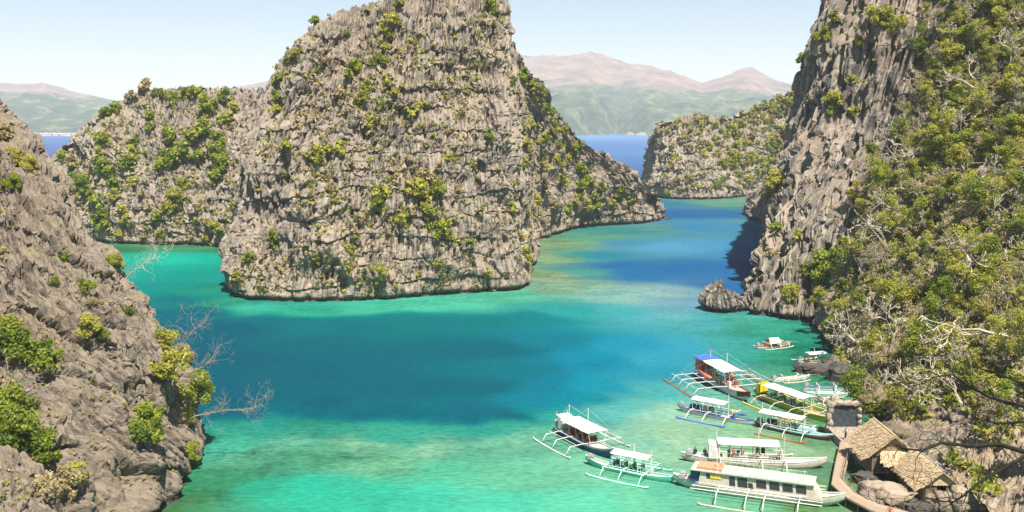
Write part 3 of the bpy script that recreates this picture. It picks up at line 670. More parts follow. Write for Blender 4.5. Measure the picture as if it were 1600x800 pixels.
def plant(kind, proto, loc, size, label, group, leaf=None, bark=None, tilt=None, rz=None, sz=1.0):
    """one plant: Empty > stems/trunk + leaves/crown; copies share mesh data"""
    key = (proto, leaf.name if leaf else '', bark.name if bark else '')
    if key not in _made:
        st, lf = PROTO[proto]; a = st.copy(); a.materials.clear(); a.materials.append(bark or M_BARK)
        b = None
        if lf: b = lf.copy(); b.materials.clear(); b.materials.append(leaf)
        _made[key] = (a, b)
    a, b = _made[key]
    pn = {'shrub': ('stems', 'foliage'), 'leafy_tree': ('trunk', 'crown'), 'bare_tree': ('trunk', '')}[kind]
    if b is None:
        r_ = bpy.data.objects.new(kind, a); col.objects.link(r_)
    else:
        r_ = empty(kind)
        for nm, me in ((pn[0], a), (pn[1], b)):
            o = bpy.data.objects.new(nm, me); col.objects.link(o); o.parent = r_
    r_.location = loc; r_.scale = (size, size, size * sz)
    q = Matrix.Rotation(rnd.uniform(0, 6.28) if rz is None else rz, 4, 'Z')
    if tilt is not None:
        q = Vector((0, 0, 1)).rotation_difference(Vector(tilt).normalized()).to_matrix().to_4x4() @ q
    r_.rotation_euler = q.to_euler()
    tag(r_, label, 'shrub' if kind == 'shrub' else 'tree', group)
    return r_
COUNT = {'shrub': 0}
def shrub_px(px, py, w_px, leaf, label, group, near=False, only=None, sz=1.0, lean=.6):
    h = surf_at(px, py)
    if h is None: return None
    loc, nrm, ob = h
    if ob.name.startswith('lagoon') or loc.y > 900: return None
    if only and ob not in only: return None
    dist = (loc - Vector((0, 0, CAM_H))).length; s = w_px * dist / FPX / 2.0
    COUNT['shrub'] += 1
    return plant('shrub', ('near%d' % rnd.randrange(4)) if near else ('shrub%d' % rnd.randrange(5)), loc - nrm * .3 * s, s, label, group, leaf,
                 tilt=(nrm.x * lean, nrm.y * lean, 1), sz=sz)
TUFT_V, TUFT_F, TUFT_T, TUFT_N = {}, {}, {}, {}
def tuft(key, rg, loc, s, n=26, size=.34, shade=0.0, flatz=.7):
    bl = [((rg.normal(0, .35), rg.normal(0, .35), rg.uniform(.1, .5)), (.55, .55, .55 * flatz)) for _ in range(2)]
    V, F, t = foliage(None, rg, bl, n, size, None)
    V = V * s + np.array(loc); k = TUFT_N.get(key, 0)
    TUFT_V.setdefault(key, []).append(V); TUFT_F.setdefault(key, []).append(F + k); TUFT_T.setdefault(key, []).append(np.clip(t + shade, 0, 1)); TUFT_N[key] = k + len(V)
def tufts_build(key, name, m):
    if key in TUFT_V:
        me = np_mesh(name, np.concatenate(TUFT_V[key]), np.concatenate(TUFT_F[key]), False, {'tint': np.concatenate(TUFT_T[key])})
        tag(link(name, me, m), kind='stuff')
def where(x, y, w_, cols, rows):
    c = next(t for lim, t in cols if x < lim); r_ = next(t for lim, t in rows if y < lim)
    return r_ + ' ' + c
ISL_C = ((450, 'left flank'), (560, 'left half of the face'), (660, 'middle of the face'), (775, 'right half of the face'), (850, 'right flank'), (9999, 'low right tail'))
ISL_R = ((70, 'top'), (180, 'upper'), (300, 'middle'), (390, 'lower'), (9999, 'waterline'))
MID_C = ((170, 'left end'), (230, 'left half'), (290, 'centre'), (9999, 'right half'))
MID_R = ((185, 'crest'), (260, 'upper'), (330, 'middle'), (9999, 'lower'))
def size_word(v, a, b): return 'small' if v < a else 'big' if v > b else 'medium'
def fringe(rg, x, y, w_, k, ob):          # grass and seedlings round a shrub, trailing down its crack
    for _ in range(9):
        h = surf_at(x + rnd.gauss(0, .55 * w_), y + rnd.gauss(.25 * w_, .75 * w_))
        if h and h[2] == ob: tuft(rnd.choice((k, 'Y', 'D')), rg, h[0], rnd.uniform(.35, 1.0), 16, .36)
def vegetation():
    global DG
    make_protos(); C.view_layers[0].update(); DG = bpy.context.evaluated_depsgraph_get()
    rg = np.random.default_rng(21)
    G, Y, D_ = M_LEAF, M_LEAF_Y, M_LEAF_DRY
    cen = 'shrubs on the central island'
    T = {'G': (G, 'dark green leafy shrub rooted in the cracks of the tall central island'), 'Y': (Y, 'yellow green shrub rooted in the cracks of the tall central island'), 'D': (D_, 'dry tan shrub on a ledge of the tall central island')}
    big = {664: 'largest bush on the lower front face of the tall central island, bright yellow green',
           430: 'lone round dark bush low on the left part of the central island face',
           766: 'narrow dark green bush high on the right part of the central island face',
           388: 'bush at the lower left corner of the central island just above the water',
           478: 'green bush on the upper left shoulder of the central island'}
    # pixel of the photograph, width in pixels, kind
    L = [(625,14,26,'G'),(612,38,24,'Y'),(604,60,26,'Y'),(598,82,26,'Y'),(590,104,28,'G'),(552,108,26,'G'),(545,126,20,'G'),(575,140,22,'G'),(604,132,20,'Y'),(618,152,22,'Y'),(560,168,22,'Y'),(594,170,18,'G'),
         (436,136,24,'G'),(438,156,20,'G'),(434,176,18,'Y'),(478,44,26,'G'),(494,38,18,'G'),(463,90,18,'Y'),(448,100,14,'G'),(535,157,30,'D'),(566,158,24,'Y'),(646,186,34,'Y'),(664,170,24,'Y'),(634,205,22,'D'),(571,213,36,'D'),(580,196,22,'Y'),
         (448,246,32,'Y'),(496,247,34,'Y'),(516,240,20,'Y'),(530,243,28,'Y'),(548,262,16,'D'),(700,250,18,'Y'),(698,210,22,'D'),(766,222,18,'G'),(766,206,10,'G'),(724,180,11,'G'),(598,312,34,'Y'),(592,326,24,'G'),(664,318,52,'Y'),(648,306,34,'Y'),(684,310,30,'G'),(672,340,26,'G'),
         (690,372,36,'G'),(700,380,26,'Y'),(688,358,22,'Y'),(622,352,32,'Y'),(634,340,22,'G'),(430,373,20,'G'),(428,384,16,'G'),(388,410,22,'G'),(372,436,18,'Y'),(598,430,20,'Y'),(594,446,16,'Y'),(688,414,15,'Y'),(690,430,13,'Y'),(689,444,12,'Y'),(736,384,14,'Y'),(734,402,12,'D'),
         (550,392,16,'Y'),(552,404,12,'G'),(490,408,20,'G'),(500,414,16,'Y'),(763,429,13,'Y'),(525,300,14,'D'),(470,330,12,'D'),(655,432,12,'Y'),(560,440,14,'D'),(510,282,12,'Y'),(660,284,34,'D'),(715,300,16,'D'),(740,262,12,'Y'),(640,255,18,'D'),
         (766,16,22,'G'),(774,24,16,'G'),(540,60,14,'G'),(650,70,12,'Y'),(700,105,16,'D'),(690,140,12,'Y'),(510,100,14,'D'),(495,140,12,'D'),(730,120,11,'G'),(752,330,12,'G'),(812,312,16,'D'),(800,330,22,'Y'),
         (802,128,14,'G'),(817,124,26,'G'),(826,148,24,'G'),(840,150,24,'G'),(834,172,26,'G'),(850,186,28,'G'),(862,208,28,'Y'),(828,205,26,'Y'),(820,232,24,'Y'),(846,232,28,'G'),(870,232,22,'G'),(900,240,26,'G'),(884,252,22,'Y'),(818,262,20,'Y'),(846,268,26,'Y'),(870,268,26,'Y'),(904,272,24,'G'),(919,297,28,'G'),(906,300,26,'G'),(930,322,26,'G'),(914,328,26,'Y'),(898,318,20,'Y'),
         (874,292,28,'Y'),(852,300,26,'D'),(888,330,20,'G'),(940,300,18,'G'),(968,308,26,'G'),(980,316,18,'G'),(955,322,20,'Y'),(836,318,22,'Y'),(822,345,24,'Y'),(812,375,20,'Y'),(820,398,20,'Y'),(826,410,16,'Y'),(840,345,20,'D'),(862,330,22,'D'),(800,290,16,'D'),(880,212,20,'G')]
    for (x, y, w_, k) in L:
        lf, lab = T[k]
        lab = '%s %s bush on the tall central island, %s' % (size_word(w_, 17, 25), {'G': 'dark green', 'Y': 'yellow green', 'D': 'dry tan'}[k], where(x, y, w_, ISL_C, ISL_R))
        if x in big and k != 'D': lab = big[x]
        shrub_px(x, y, w_ * 1.15, lf, lab, cen, sz=1.0); fringe(rg, x, y, w_, k, ISL)
    lg = 'shrubs on the left rear island'
    TL = {'G': (G, 'green shrub growing on the rocky island behind the foreground cliff at left'), 'Y': (Y, 'yellow green shrub growing on the rocky island behind the foreground cliff at left')}
    for (x, y, w_, k) in [(164,182,22,'G'),(182,172,18,'G'),(206,158,22,'D'),(226,150,28,'D'),(250,158,28,'G'),(268,160,24,'G'),(286,158,26,'G'),(304,160,30,'G'),(318,170,30,'G'),(332,178,26,'G'),(160,226,26,'G'),(154,244,22,'Y'),(162,262,30,'G'),(176,276,28,'G'),(178,294,32,'G'),(208,228,24,'G'),(204,248,26,'Y'),(198,264,28,'G'),
                          (240,190,26,'G'),(232,204,20,'G'),(262,212,24,'G'),(276,234,34,'G'),(272,252,36,'G'),(290,240,32,'G'),(300,222,34,'Y'),(320,212,36,'G'),(338,224,28,'G'),(340,248,34,'G'),(344,270,36,'G'),(336,286,28,'G'),(312,250,30,'G'),(256,262,28,'G'),(258,344,26,'Y'),(266,330,24,'Y'),(276,312,26,'Y'),(284,294,24,'Y'),(246,350,22,'G'),
                          (160,322,26,'G'),(166,336,22,'G'),(152,352,26,'G'),(164,366,24,'G'),(192,338,24,'Y'),(198,352,18,'Y'),(120,288,26,'G'),(134,304,28,'G'),(146,318,26,'G'),(138,286,22,'Y'),(112,262,28,'D'),(100,250,22,'G'),(328,358,22,'Y'),(340,366,22,'Y'),(352,160,26,'G'),(364,176,22,'Y'),(350,190,20,'G'),(360,205,16,'D'),(232,330,16,'D'),(220,310,18,'D'),(180,310,22,'Y'),(210,290,20,'Y'),(320,378,16,'Y'),(300,376,14,'D'),(250,372,18,'G'),(186,372,18,'Y'),(225,374,14,'D'),(310,330,18,'D'),(366,330,18,'G')]:
        lf, lab = TL.get(k, (D_, 'dry tan shrub growing on the rocky island behind the foreground cliff at left'))
        lab = '%s %s shrub on the island behind the foreground cliff, %s' % (size_word(w_, 22, 28), {'G': 'green', 'Y': 'yellow green', 'D': 'dry tan'}[k], where(x, y, w_, MID_C, MID_R))
        shrub_px(x, y, w_ * 1.12, lf, lab, lg); fringe(rg, x, y, w_, k, MID)
    # far right island: wooded on its upper right
    rgp = 'shrubs on the far right island'; n = 0
    for t in range(900):
        x = rnd.uniform(1005, 1255); y = rnd.uniform(150, 302); q = (x - 1005) / 250 * .75 + (300 - y) / 150 * .25
        if rnd.random() > .12 + q * 1.05: continue
        k = rnd.choice('GGYYD' if q > .35 else 'YDD')
        if n < 95:
            lab = {'G': 'green bush on the wooded upper slope of the far right island', 'Y': 'yellow green bush on the slope of the far right island', 'D': 'dry tan bush on the slope of the far right island'}[k]
            sw_ = rnd.uniform(10, 19); lab = '%s %s on the far right island, %s' % (size_word(sw_, 13, 16), lab.split(' on ')[0], where(x, y, 0, ((1060, 'left end'), (1120, 'left half'), (1190, 'right half'), (9999, 'right end by the cliff')), ((200, 'crest,'), (245, 'upper slope,'), (9999, 'lower slope,'))))
            if shrub_px(x, y, sw_, {'G': G, 'Y': Y, 'D': D_}[k], lab, rgp, only=(RIS,)): n += 1
        else:
            h = surf_at(x, y)
            if h and h[2] == RIS: tuft(k, rg, h[0], rnd.uniform(1.6, 3.4), 40, .26)
    # foreground left cliff
    fg = 'shrubs on the foreground cliff'
    NL = [(20,548,60,'G','green shrub half out of frame at the left edge beside bare branches'),(58,572,58,'G','green shrub above the pale bare branches on the foreground cliff'),(10,520,40,'Y','yellow green shrub at the left edge, highest of the bushes there'),
          (14,655,62,'G','large green bush at the left edge of the foreground cliff'),(36,690,70,'G','large green bush below the bare branches on the foreground cliff'),(70,712,52,'G','green bush on a short dark trunk low on the foreground cliff'),
          (228,665,46,'G','upper half of the tall bright bush in the hollow of the foreground cliff'),(226,700,62,'G','wide lower half of the tall bright bush in the hollow of the foreground cliff'),
          (256,545,44,'Y','yellow green bush on the cliff edge beneath a bare tree'),(262,580,50,'Y','dry yellow bush hanging on the foreground cliff edge over the water'),(282,560,36,'D','thin dry bush on the foreground cliff edge'),
          (300,620,52,'G','bright green bush on the cliff edge above the long bare branch'),(312,640,40,'G','green bush beside the long bare branch over the water'),(322,690,44,'D','dry tan bush low on the foreground cliff edge'),(300,715,30,'G','small green bush just above the water at the cliff foot'),
          (265,478,26,'G','small dark green bush leaning out from the cliff edge'),(224,452,44,'Y','pale feathery bush leaning out from the upper cliff edge'),(178,415,26,'G','green bush at the upper cliff edge near the turquoise bay'),
          (100,408,20,'G','small round green bush high on the foreground cliff face'),(84,443,16,'G','tiny green bush in a crack of the foreground cliff'),(135,455,32,'G','green bush in a gully of the foreground cliff'),(140,515,34,'Y','yellow green bush in the middle of the foreground cliff face'),(162,525,22,'G','small green bush beside the middle gully of the foreground cliff'),(90,560,20,'G','small bush right of the left edge shrubs'),
          (20,290,24,'G','small bush on the ledge near the top of the foreground cliff'),(25,255,32,'Y','yellowish bush on the top ledge of the foreground cliff'),(45,258,22,'Y','yellowish bush beside the top ledge of the foreground cliff'),(8,215,30,'D','dry bush on the ridge top at the left edge'),(128,300,30,'G','green bush in the notch behind the foreground cliff'),
          (200,492,20,'G','small dark bush in a crack near the cliff edge'),(100,765,46,'D','dry tan bush at the bottom of the foreground cliff'),(115,745,30,'Y','yellow green bush near the bottom of the foreground cliff'),(60,770,40,'D','dry bush at the bottom left of the picture'),(5,405,24,'D','dry bush at the left edge of the foreground cliff'),(150,478,20,'D','dry bush in the gully of the foreground cliff'),
          (10,610,26,'D','dry twiggy bush at the left edge'),(245,500,26,'G','dark bush tucked under the upper cliff edge'),(290,655,30,'Y','yellowish bush on the lower cliff edge')]
    for (x, y, w_, k, lab) in NL: shrub_px(x, y, w_ * 1.1, {'G': G, 'Y': Y, 'D': D_}[k], lab, fg, True, sz=1.1 if w_ > 40 else .95, lean=.9)
    # tall right cliff
    cg = 'shrubs on the tall right cliff'
    for (x, y, w_, k, lab) in [(1302,165,30,'Y','round bright bush half way up the tall right cliff'),(1296,180,18,'G','small bush under the round bright bush on the right cliff'),(1256,102,26,'G','dark bush leaning out from the left edge of the right cliff'),(1270,92,16,'G','small dark bush on the upper left edge of the right cliff'),
                               (1290,62,30,'G','green bush on the upper left edge of the right cliff'),(1302,35,22,'G','topmost green bush on the left edge of the right cliff'),(1378,42,44,'Y','yellow green bush near the top of the right cliff'),(1400,50,34,'Y','pale bush near the top of the right cliff, right of another'),(1232,468,32,'Y','bright yellow green bush low on the right cliff above the water'),(1290,430,54,'G','dark green bush in the shade at the base of the right cliff'),(1312,422,40,'G','dark green bush beside the shaded base of the right cliff'),
                               (1216,290,34,'Y','yellow green bush behind the left foot of the right cliff'),(1200,308,26,'Y','yellow green bush on the low headland left of the right cliff'),(1214,362,24,'G','green bush on the left foot of the right cliff'),(1205,400,22,'D','dry bush on the left foot of the right cliff'),(1335,185,26,'Y','yellow bush right of the round bright bush on the cliff'),(1330,130,18,'Y','small yellowish bush in a cleft of the right cliff'),(1270,165,22,'D','dry bush on the left edge of the right cliff'),(1190,440,18,'D','dry bush on the lowest left ledge of the right cliff'),(1245,372,20,'Y','yellowish bush low on the right cliff'),(1340,72,20,'G','green bush in a cleft at the top of the right cliff')]:
        shrub_px(x, y, w_ * 1.1, {'G': G, 'Y': Y, 'D': D_}[k], lab, cg, w_ > 28)
    hillside_plants(rg)
    # small growth in cracks and on ledges, beyond counting
    for (ob, n, smin, smax, keys, x0, x1, y0, y1) in ((ISL, 3600, .4, 1.25, 'YYDDDG', 360, 1037, 0, 465), (MID, 900, .6, 1.6, 'GYYD', 98, 375, 150, 385), (CLF, 500, .3, .8, 'YDG', 1170, 1480, 0, 500), (LCL, 900, .12, .4, 'YDDG', 0, 330, 170, 800)):
        for _ in range(n):
            x, y = rnd.uniform(x0, x1), rnd.uniform(y0, y1); h = surf_at(x, y)
            if h is None or h[2] != ob: continue
            p = np.array([list(h[0])]); f = float(noise(p / 14 + 5)[0]) + .5 * h[1].z
            if f < rnd.uniform(-.3, .42): continue
            tuft(rnd.choice(keys), rg, h[0], rnd.uniform(smin, smax) * (1.3 if f > .4 else 1), 14, .42)
    tufts_build('G', 'green_undergrowth', G); tufts_build('Y', 'yellow_undergrowth', Y); tufts_build('D', 'dry_undergrowth', D_)
    print('shrubs', COUNT, {k: v for k, v in TUFT_N.items()})
def hillside_plants(rg):
    G, Y, D_ = M_LEAF, M_LEAF_Y, M_LEAF_DRY
    hg = 'trees on the steep right hillside'; pts = []
    def put(x, y, kind, proto, s, lab, leaf=None, bark=None, lean=.35, grp=hg, rz=None, sz=1.0):
        h = surf_at(x, y)
        if h is None or h[2].name not in ('wooded_hillside', 'rocky_slope', 'limestone_cliff'): return None
        pts.append((x, y)); n = h[1]
        return plant(kind, proto, h[0], s, lab, grp, leaf, bark, tilt=(n.x * lean, n.y * lean, 1), rz=rz, sz=sz)
    for (x, y, s, k, lf, lab) in [(1490,118,1.25,'tree','Y','bright yellow green tree high on the right hillside, fullest crown there'),(1465,150,1.0,'tree','G','green tree left below the bright crown high on the right hillside'),(1520,90,1.0,'tree','G','green tree right of the bright crown high on the right hillside'),
                                  (1488,22,.9,'tree','Y','bright green tree at the top edge of the picture above the right hillside'),(1530,190,.9,'tree','Y','yellow green tree below the bright crown on the right hillside'),(1570,330,1.15,'tree','G','green tree near the right edge of the picture, half way up'),(1530,320,.9,'tree','Y','bright tree left of the green tree near the right edge'),
                                  (1582,395,1.0,'tree','G','green tree at the right edge above the pale leaning trunk'),(1312,512,.95,'tree','Y','yellow green spreading tree at the shore below the right cliff'),(1380,318,.8,'sparse','Y','yellow crowned thin tree beside the right cliff'),(1370,470,.8,'sparse','Y','golden thin tree above the shore of the right hillside'),(1460,250,.9,'tree','G','green tree in the middle of the right hillside near the cliff'),
                                  (1440,640,.7,'tree','G','green tree just behind the thatched huts'),(1410,620,.75,'sparse','Y','thin pale tree just behind the thatched huts, left of the green one'),(1478,722,.42,'tree','G','small bright green tree right behind the second thatched hut')]:
        put(x, y, 'leafy_tree', k + str(rnd.randrange(4)), s * 1.25, lab, {'G': G, 'Y': Y}[lf], M_BARK_PALE if k == 'sparse' else M_BARK)
    for (x, y, s, lab) in [(1400,395,1.35,'pale bare tree leaning left, its fan of twigs against the shaded cliff'),(1412,440,1.3,'pale bare tree with a forked trunk in the middle of the right hillside'),(1450,230,1.1,'bare tree on the upper right hillside beside the cliff'),(1565,135,1.25,'bare tree near the right edge high on the hillside'),(1510,455,1.35,'tall pale bare tree in the middle of the right hillside'),
                           (1580,520,1.3,'pale bare tree at the right edge above the dark branches'),(1340,560,1.0,'bare grey tree low on the right hillside above the moored canoes'),(1480,330,1.1,'bare tree among green crowns in the middle of the right hillside'),(1395,560,1.1,'bare tree above the thatched huts'),(1545,600,1.1,'bare tree on the lower right hillside')]:
        put(x, y, 'bare_tree', 'bare' + str(rnd.randrange(6)), s * 1.9, lab, None, M_BARK_PALE, 1.0)
    nL = nB = nS = 0
    def spot(x, y, x0, s, a, b):
        q = (x - x0) / (1605 - x0); c = 'beside the cliff' if q < .22 and y < 500 else 'by the shore' if q < .22 else 'left of centre' if q < .48 else 'right of centre' if q < .75 else 'near the right edge'
        r_ = next(t for lim, t in ((70, 'at the top of'), (160, 'very high on'), (250, 'high on'), (340, 'above the middle of'), (430, 'in the middle of'), (520, 'below the middle of'), (620, 'low on'), (9999, 'at the foot of')) if y < lim)
        return size_word(s, a, b), '%s the right hillside, %s' % (r_, c)
    for t in range(4200):
        y = rnd.uniform(-20, 800); x0 = np.interp(y, [-20, 150, 300, 420, 507, 560, 640, 700, 800], [1470, 1425, 1345, 1300, 1285, 1300, 1345, 1430, 1500]); x = rnd.uniform(x0, 1625)
        low = y > 600 and x > 1450
        gap = np.interp(y, [0, 400, 800], [10, 13, 17])
        if 1335 < x < 1492 and y > 655 or 1335 < x < 1560 and y > 715: continue
        if any((x - a) ** 2 + ((y - b) * 1.15) ** 2 < gap * gap for a, b in pts): continue
        if low and float(noise(np.array([[x / 60, y / 50, 8.1]]))[0]) < .12: continue
        if not low and float(noise(np.array([[x / 45, y / 45, 3.3]]))[0]) < -.5: continue
        u = rnd.random()
        if u < .42 and nL < 150:
            lf = rnd.choice('GGYY'); sz_ = rnd.uniform(.6, 1.45); a_, b_ = spot(x, y, x0, sz_, .85, 1.2); lab = '%s %s leafy tree %s' % (a_, {'G': 'green', 'Y': 'yellow green'}[lf], b_)
            if put(x, y, 'leafy_tree', 'tree%d' % rnd.randrange(5), sz_, lab, {'G': G, 'Y': Y}[lf], None): nL += 1
        elif u < .70 and nS < 110:
            lf = rnd.choice('YD'); sz_ = rnd.uniform(.85, 1.35); a_, b_ = spot(x, y, x0, sz_, 1.0, 1.2); lab = '%s sparse %s tree %s' % (a_, {'Y': 'olive', 'D': 'dry tan'}[lf], b_)
            if put(x, y, 'leafy_tree', 'sparse%d' % rnd.randrange(4), sz_, lab, {'Y': Y, 'D': D_}[lf], M_BARK_PALE, .5): nS += 1
        elif nB < 100:
            sz_ = rnd.uniform(1.0, 1.9); a_, b_ = spot(x, y, x0, sz_, 1.3, 1.6); bk = rnd.choice((M_BARK_PALE, M_BARK_PALE, M_BARK))
            if put(x, y, 'bare_tree', 'bare%d' % rnd.randrange(6), sz_, '%s leafless %s tree %s' % (a_, 'pale' if bk == M_BARK_PALE else 'grey', b_), None, bk, 1.0): nB += 1
    for _ in range(3200):
        y = rnd.uniform(-10, 800); x0 = np.interp(y, [-20, 150, 300, 420, 507, 560, 640, 700, 800], [1470, 1425, 1345, 1300, 1285, 1300, 1345, 1430, 1500]); x = rnd.uniform(x0, 1605)
        if 1335 < x < 1485 and y > 655: continue
        h = surf_at(x, y)
        if h is None or h[2].name not in ('wooded_hillside', 'rocky_slope'): continue
        if y > 600 and x > 1450 and float(noise(np.array([[x / 60, y / 50, 8.1]]))[0]) < .12: continue
        tuft(rnd.choice('GGYYD'), rg, h[0], rnd.uniform(.6, 1.6), 34, .24)
    print('hill', nL, nS, nB)
# ---------------------------------------------------------------- boats
P_WHITE = flat('white_paint', (.62, .60, .565), .5, .12, 1.6)
P_CREAM = flat('cream_paint', (.54, .48, .39), .55, .12, 1.6)
P_PALEGREEN = flat('pale_green_paint', (.42, .50, .40), .55, .12, 2)
P_BLUE = flat('blue_paint', (.05, .13, .50), .45, .1, 2)
P_NAVY = flat('navy_paint', (.03, .06, .17), .45, .1, 2)
P_LBLUE = flat('light_blue_paint', (.42, .62, .72), .5, .08, 2)
P_GREEN = flat('sea_green_paint', (.06, .42, .28), .5, .1, 2)
P_AQUA = flat('aqua_paint', (.40, .74, .64), .5, .08, 2)
P_LIME = flat('lime_paint', (.36, .48, .04), .5, .1, 2)
P_YELLOW = flat('yellow_paint', (.72, .50, .03), .5, .08, 2)
P_ORANGE = flat('orange_paint', (.72, .13, .02), .5, .1, 2)
P_RED = flat('red_paint', (.42, .06, .04), .5, .12, 2)
P_RUST = flat('rust_red_paint', (.38, .11, .05), .6, .12, 2)
P_BROWN = flat('dark_brown_paint', (.10, .035, .02), .55, .12, 2)
P_DECK = flat('weathered_deck', (.46, .40, .33), .8, .16, 3)
P_DARK = flat('dark_fittings', (.03, .03, .035), .5, .15, 3)
P_BAMBOO = flat('bamboo', (.56, .48, .34), .6, .14, 4)
P_CANVAS = flat('white_canvas', (.74, .72, .69), .75, .06, .9)
P_SEAT = flat('green_seat', (.16, .30, .16), .7, .12, 3)
P_GREY = flat('grey_seat', (.30, .31, .32), .7, .12, 3)
P_GLASS = flat('window_dark', (.035, .04, .045), .2, .1, 3)
M_ROPE = flat('pale_rope', (.45, .40, .32), .9, .1, 3)
def hull_mesh(L, B, free, rise_b, rise_s, draft):
    rows = []
    for i in range(29):
        s = -1 + 2 * i / 28; x = s * L / 2
        wd = B / 2 * max(.02, (1 - abs(s) ** 2.6)) ** .8
        r_ = rise_b if s > 0 else rise_s; zt = free + r_ * abs(s) ** 3.2; zk = -draft + (draft + free * .35 + r_ * .72) * abs(s) ** 5.5
        zk = min(zk, zt - .12); m_ = zk + (zt - zk) * .45
        m2 = zk + (zt - zk) * .80
        rows.append([(x, -wd, zt), (x, -wd * .985, m2), (x, -wd * .92, m_), (x, -wd * .55, zk + (zt - zk) * .12), (x, 0, zk), (x, wd * .55, zk + (zt - zk) * .12), (x, wd * .92, m_), (x, wd * .985, m2), (x, wd, zt)])
    return rows
def bangka(bow, stern, label, cat='boat', L=None, B=1.5, free=.75, rb=.9, rs=.7, hull=P_WHITE, deck=P_DECK, rail=None, lower=None, roof=None, arms=None, span=4.2, floats=P_WHITE, floatlen=.62, foff=0.0, armm=None,
           arch=True, masts=(), cabin=None, seats=0, seatm=P_SEAT, rails=1, curtain=None, float_sides=(1, -1), bowcap=None):
    a = on(*bow); b = on(*stern); d = a - b; LL = float(np.hypot(d[0], d[1])) if L is None else L
    c = (a + b) / 2; rz = math.atan2(d[1], d[0])
    t = empty('outrigger_boat', (c[0], c[1], 0), rz); tag(t, label, cat, 'outrigger boats moored in the lagoon')
    L = LL; armm = armm or P_WHITE; rail = rail or hull
    rows = hull_mesh(L, B, free, rb, rs, .45)
    h = MB().strip(rows).build('hull', hull, t, True)
    if lower:                                           # painted band along the bottom of the hull
        MB().strip([[(p[0], p[1] * 1.012, p[2] - .004) for p in r_[1:8]] for r_ in rows]).build('hull_band', lower, h, True)
    MB().strip([[(r_[0][0], r_[0][1] * .96, r_[0][2] - .16), (r_[0][0], 0, r_[0][2] - .12), (r_[8][0], r_[8][1] * .96, r_[8][2] - .16)] for r_ in rows]).build('deck', deck, t)
    g = MB()
    for k in (0, 8): g.tube([(r_[k][0], r_[k][1], r_[k][2]) for r_ in rows], .07, 5)
    g.build('gunwale', rail, t)
    if bowcap: MB().strip([[(p[0] * 1.004, p[1] * 1.05, p[2] + .03) for p in (r_[0], r_[2], r_[4], r_[6], r_[8])] for r_ in rows[24:]]).build('bow_panel', bowcap, t)
    zt = free + .12
    if arms:
        for x in arms:
            for sd in float_sides:
                k = sd * span; zz = zt + .25
                if arch: pts = [(x * L / 2, 0, zz), (x * L / 2, k * .35, zz + .28), (x * L / 2, k * .7, zz + .2), (x * L / 2, k * .9, zz - .35), (x * L / 2, k, .12)]
                else: pts = [(x * L / 2, 0, zz), (x * L / 2, k * .5, zz + .1), (x * L / 2, k * .85, zz), (x * L / 2, k, .14)]
                MB().tube(pts, [.1, .1, .09, .08, .07], 6) if False else None
                MB().tube(pts, .07, 6).build('outrigger_arm', armm, t, True)
        fl = L * floatlen
        for sd in float_sides:
            xs = [-.5, -.46, -.2, .15, .45, .5]; zs = [.32, .14, .06, .06, .16, .36]
            MB().tube([(foff * L + q * fl, sd * span, z) for q, z in zip(xs, zs)], .11, 6).build('outrigger_float', floats, t, True)
            for r_ in range(rails):
                yy = sd * span * (.46 + .24 * r_); e0, e1 = min(arms) * L / 2 - .3, max(arms) * L / 2 + .3
                MB().tube([(e0, yy, zt + .55), (e1, yy, zt + .55)], .045, 4).build('outrigger_rail', armm, t)
    if roof:
        x0, x1, hw, z, mt, npan = roof['x0'] * L / 2, roof['x1'] * L / 2, roof['w'] / 2, roof['z'], roof.get('m', P_CANVAS), roof.get('n', 2)
        for i in range(npan):
            p0 = x0 + (x1 - x0) * i / npan + .03; p1 = x0 + (x1 - x0) * (i + 1) / npan - .03; mm = mt[i] if isinstance(mt, tuple) else mt
            mb = MB(); rr = []
            for q in range(7):
                y = -hw + 2 * hw * q / 6; zz = z + .16 * (1 - (y / hw) ** 2) + (.02 if i % 2 else 0)
                rr.append([(p0, y, zz), ((p0 + p1) / 2, y, zz - .05), (p1, y, zz)])
            mb.strip(rr); mb.strip([[(x, y, zz - .05) for x, y, zz in r_[::-1]] for r_ in rr])
            mb.build('canopy', mm, t, True)
        for i in range(roof.get('posts', 4)):
            px_ = x0 + .2 + (x1 - x0 - .4) * i / (roof.get('posts', 4) - 1)
            for sd in (1, -1): MB().tube([(px_, sd * min(B * .46, hw * .9), zt - .25), (px_, sd * hw * .92, z + .02)], .045, 4).build('canopy_post', roof.get('pm', P_WHITE), t)
        if curtain:
            for (cx0, cx1, cz, cm) in curtain:
                MB().box(((cx0 + cx1) / 4 * L, B * .47, cz), (abs(cx1 - cx0) * L / 2, .05, 1.0)).build('side_curtain', cm, t)
    for (x, hgt, y) in masts:
        mm = MB().tube([(x * L / 2, y, zt - .3), (x * L / 2, y, hgt)], [.07, .045], 5).build('mast', P_WHITE, t)
    for i in range(seats):
        x = (roof['x0'] + (roof['x1'] - roof['x0']) * (i + .7) / (seats + .4)) * L / 2
        s = MB(); s.box((x, 0, zt + .28), (.42, B * .78, .10)); s.box((x - .2, 0, zt + .58), (.08, B * .78, .55)); s.box((x, 0, zt + .05), (.3, B * .6, .4)); s.build('bench', seatm, t)
    if masts and arms:
        for (x, hgt, y) in masts[:2]:
            for q, xx in enumerate((min(arms), max(arms))):
                sd = 1 if q else -1
                MB().tube([(x * L / 2, y, hgt - .1), (xx * L / 2, sd * span * .9, zt)], .016, 3).build('stay_line', M_ROPE, t)
    MB().tube([(L / 2 - .2, 0, free + rb - .1), (L / 2 + 1.6, .5, .5), (L / 2 + 3.4, .9, -.1)], .025, 3).build('mooring_rope', M_ROPE, t)
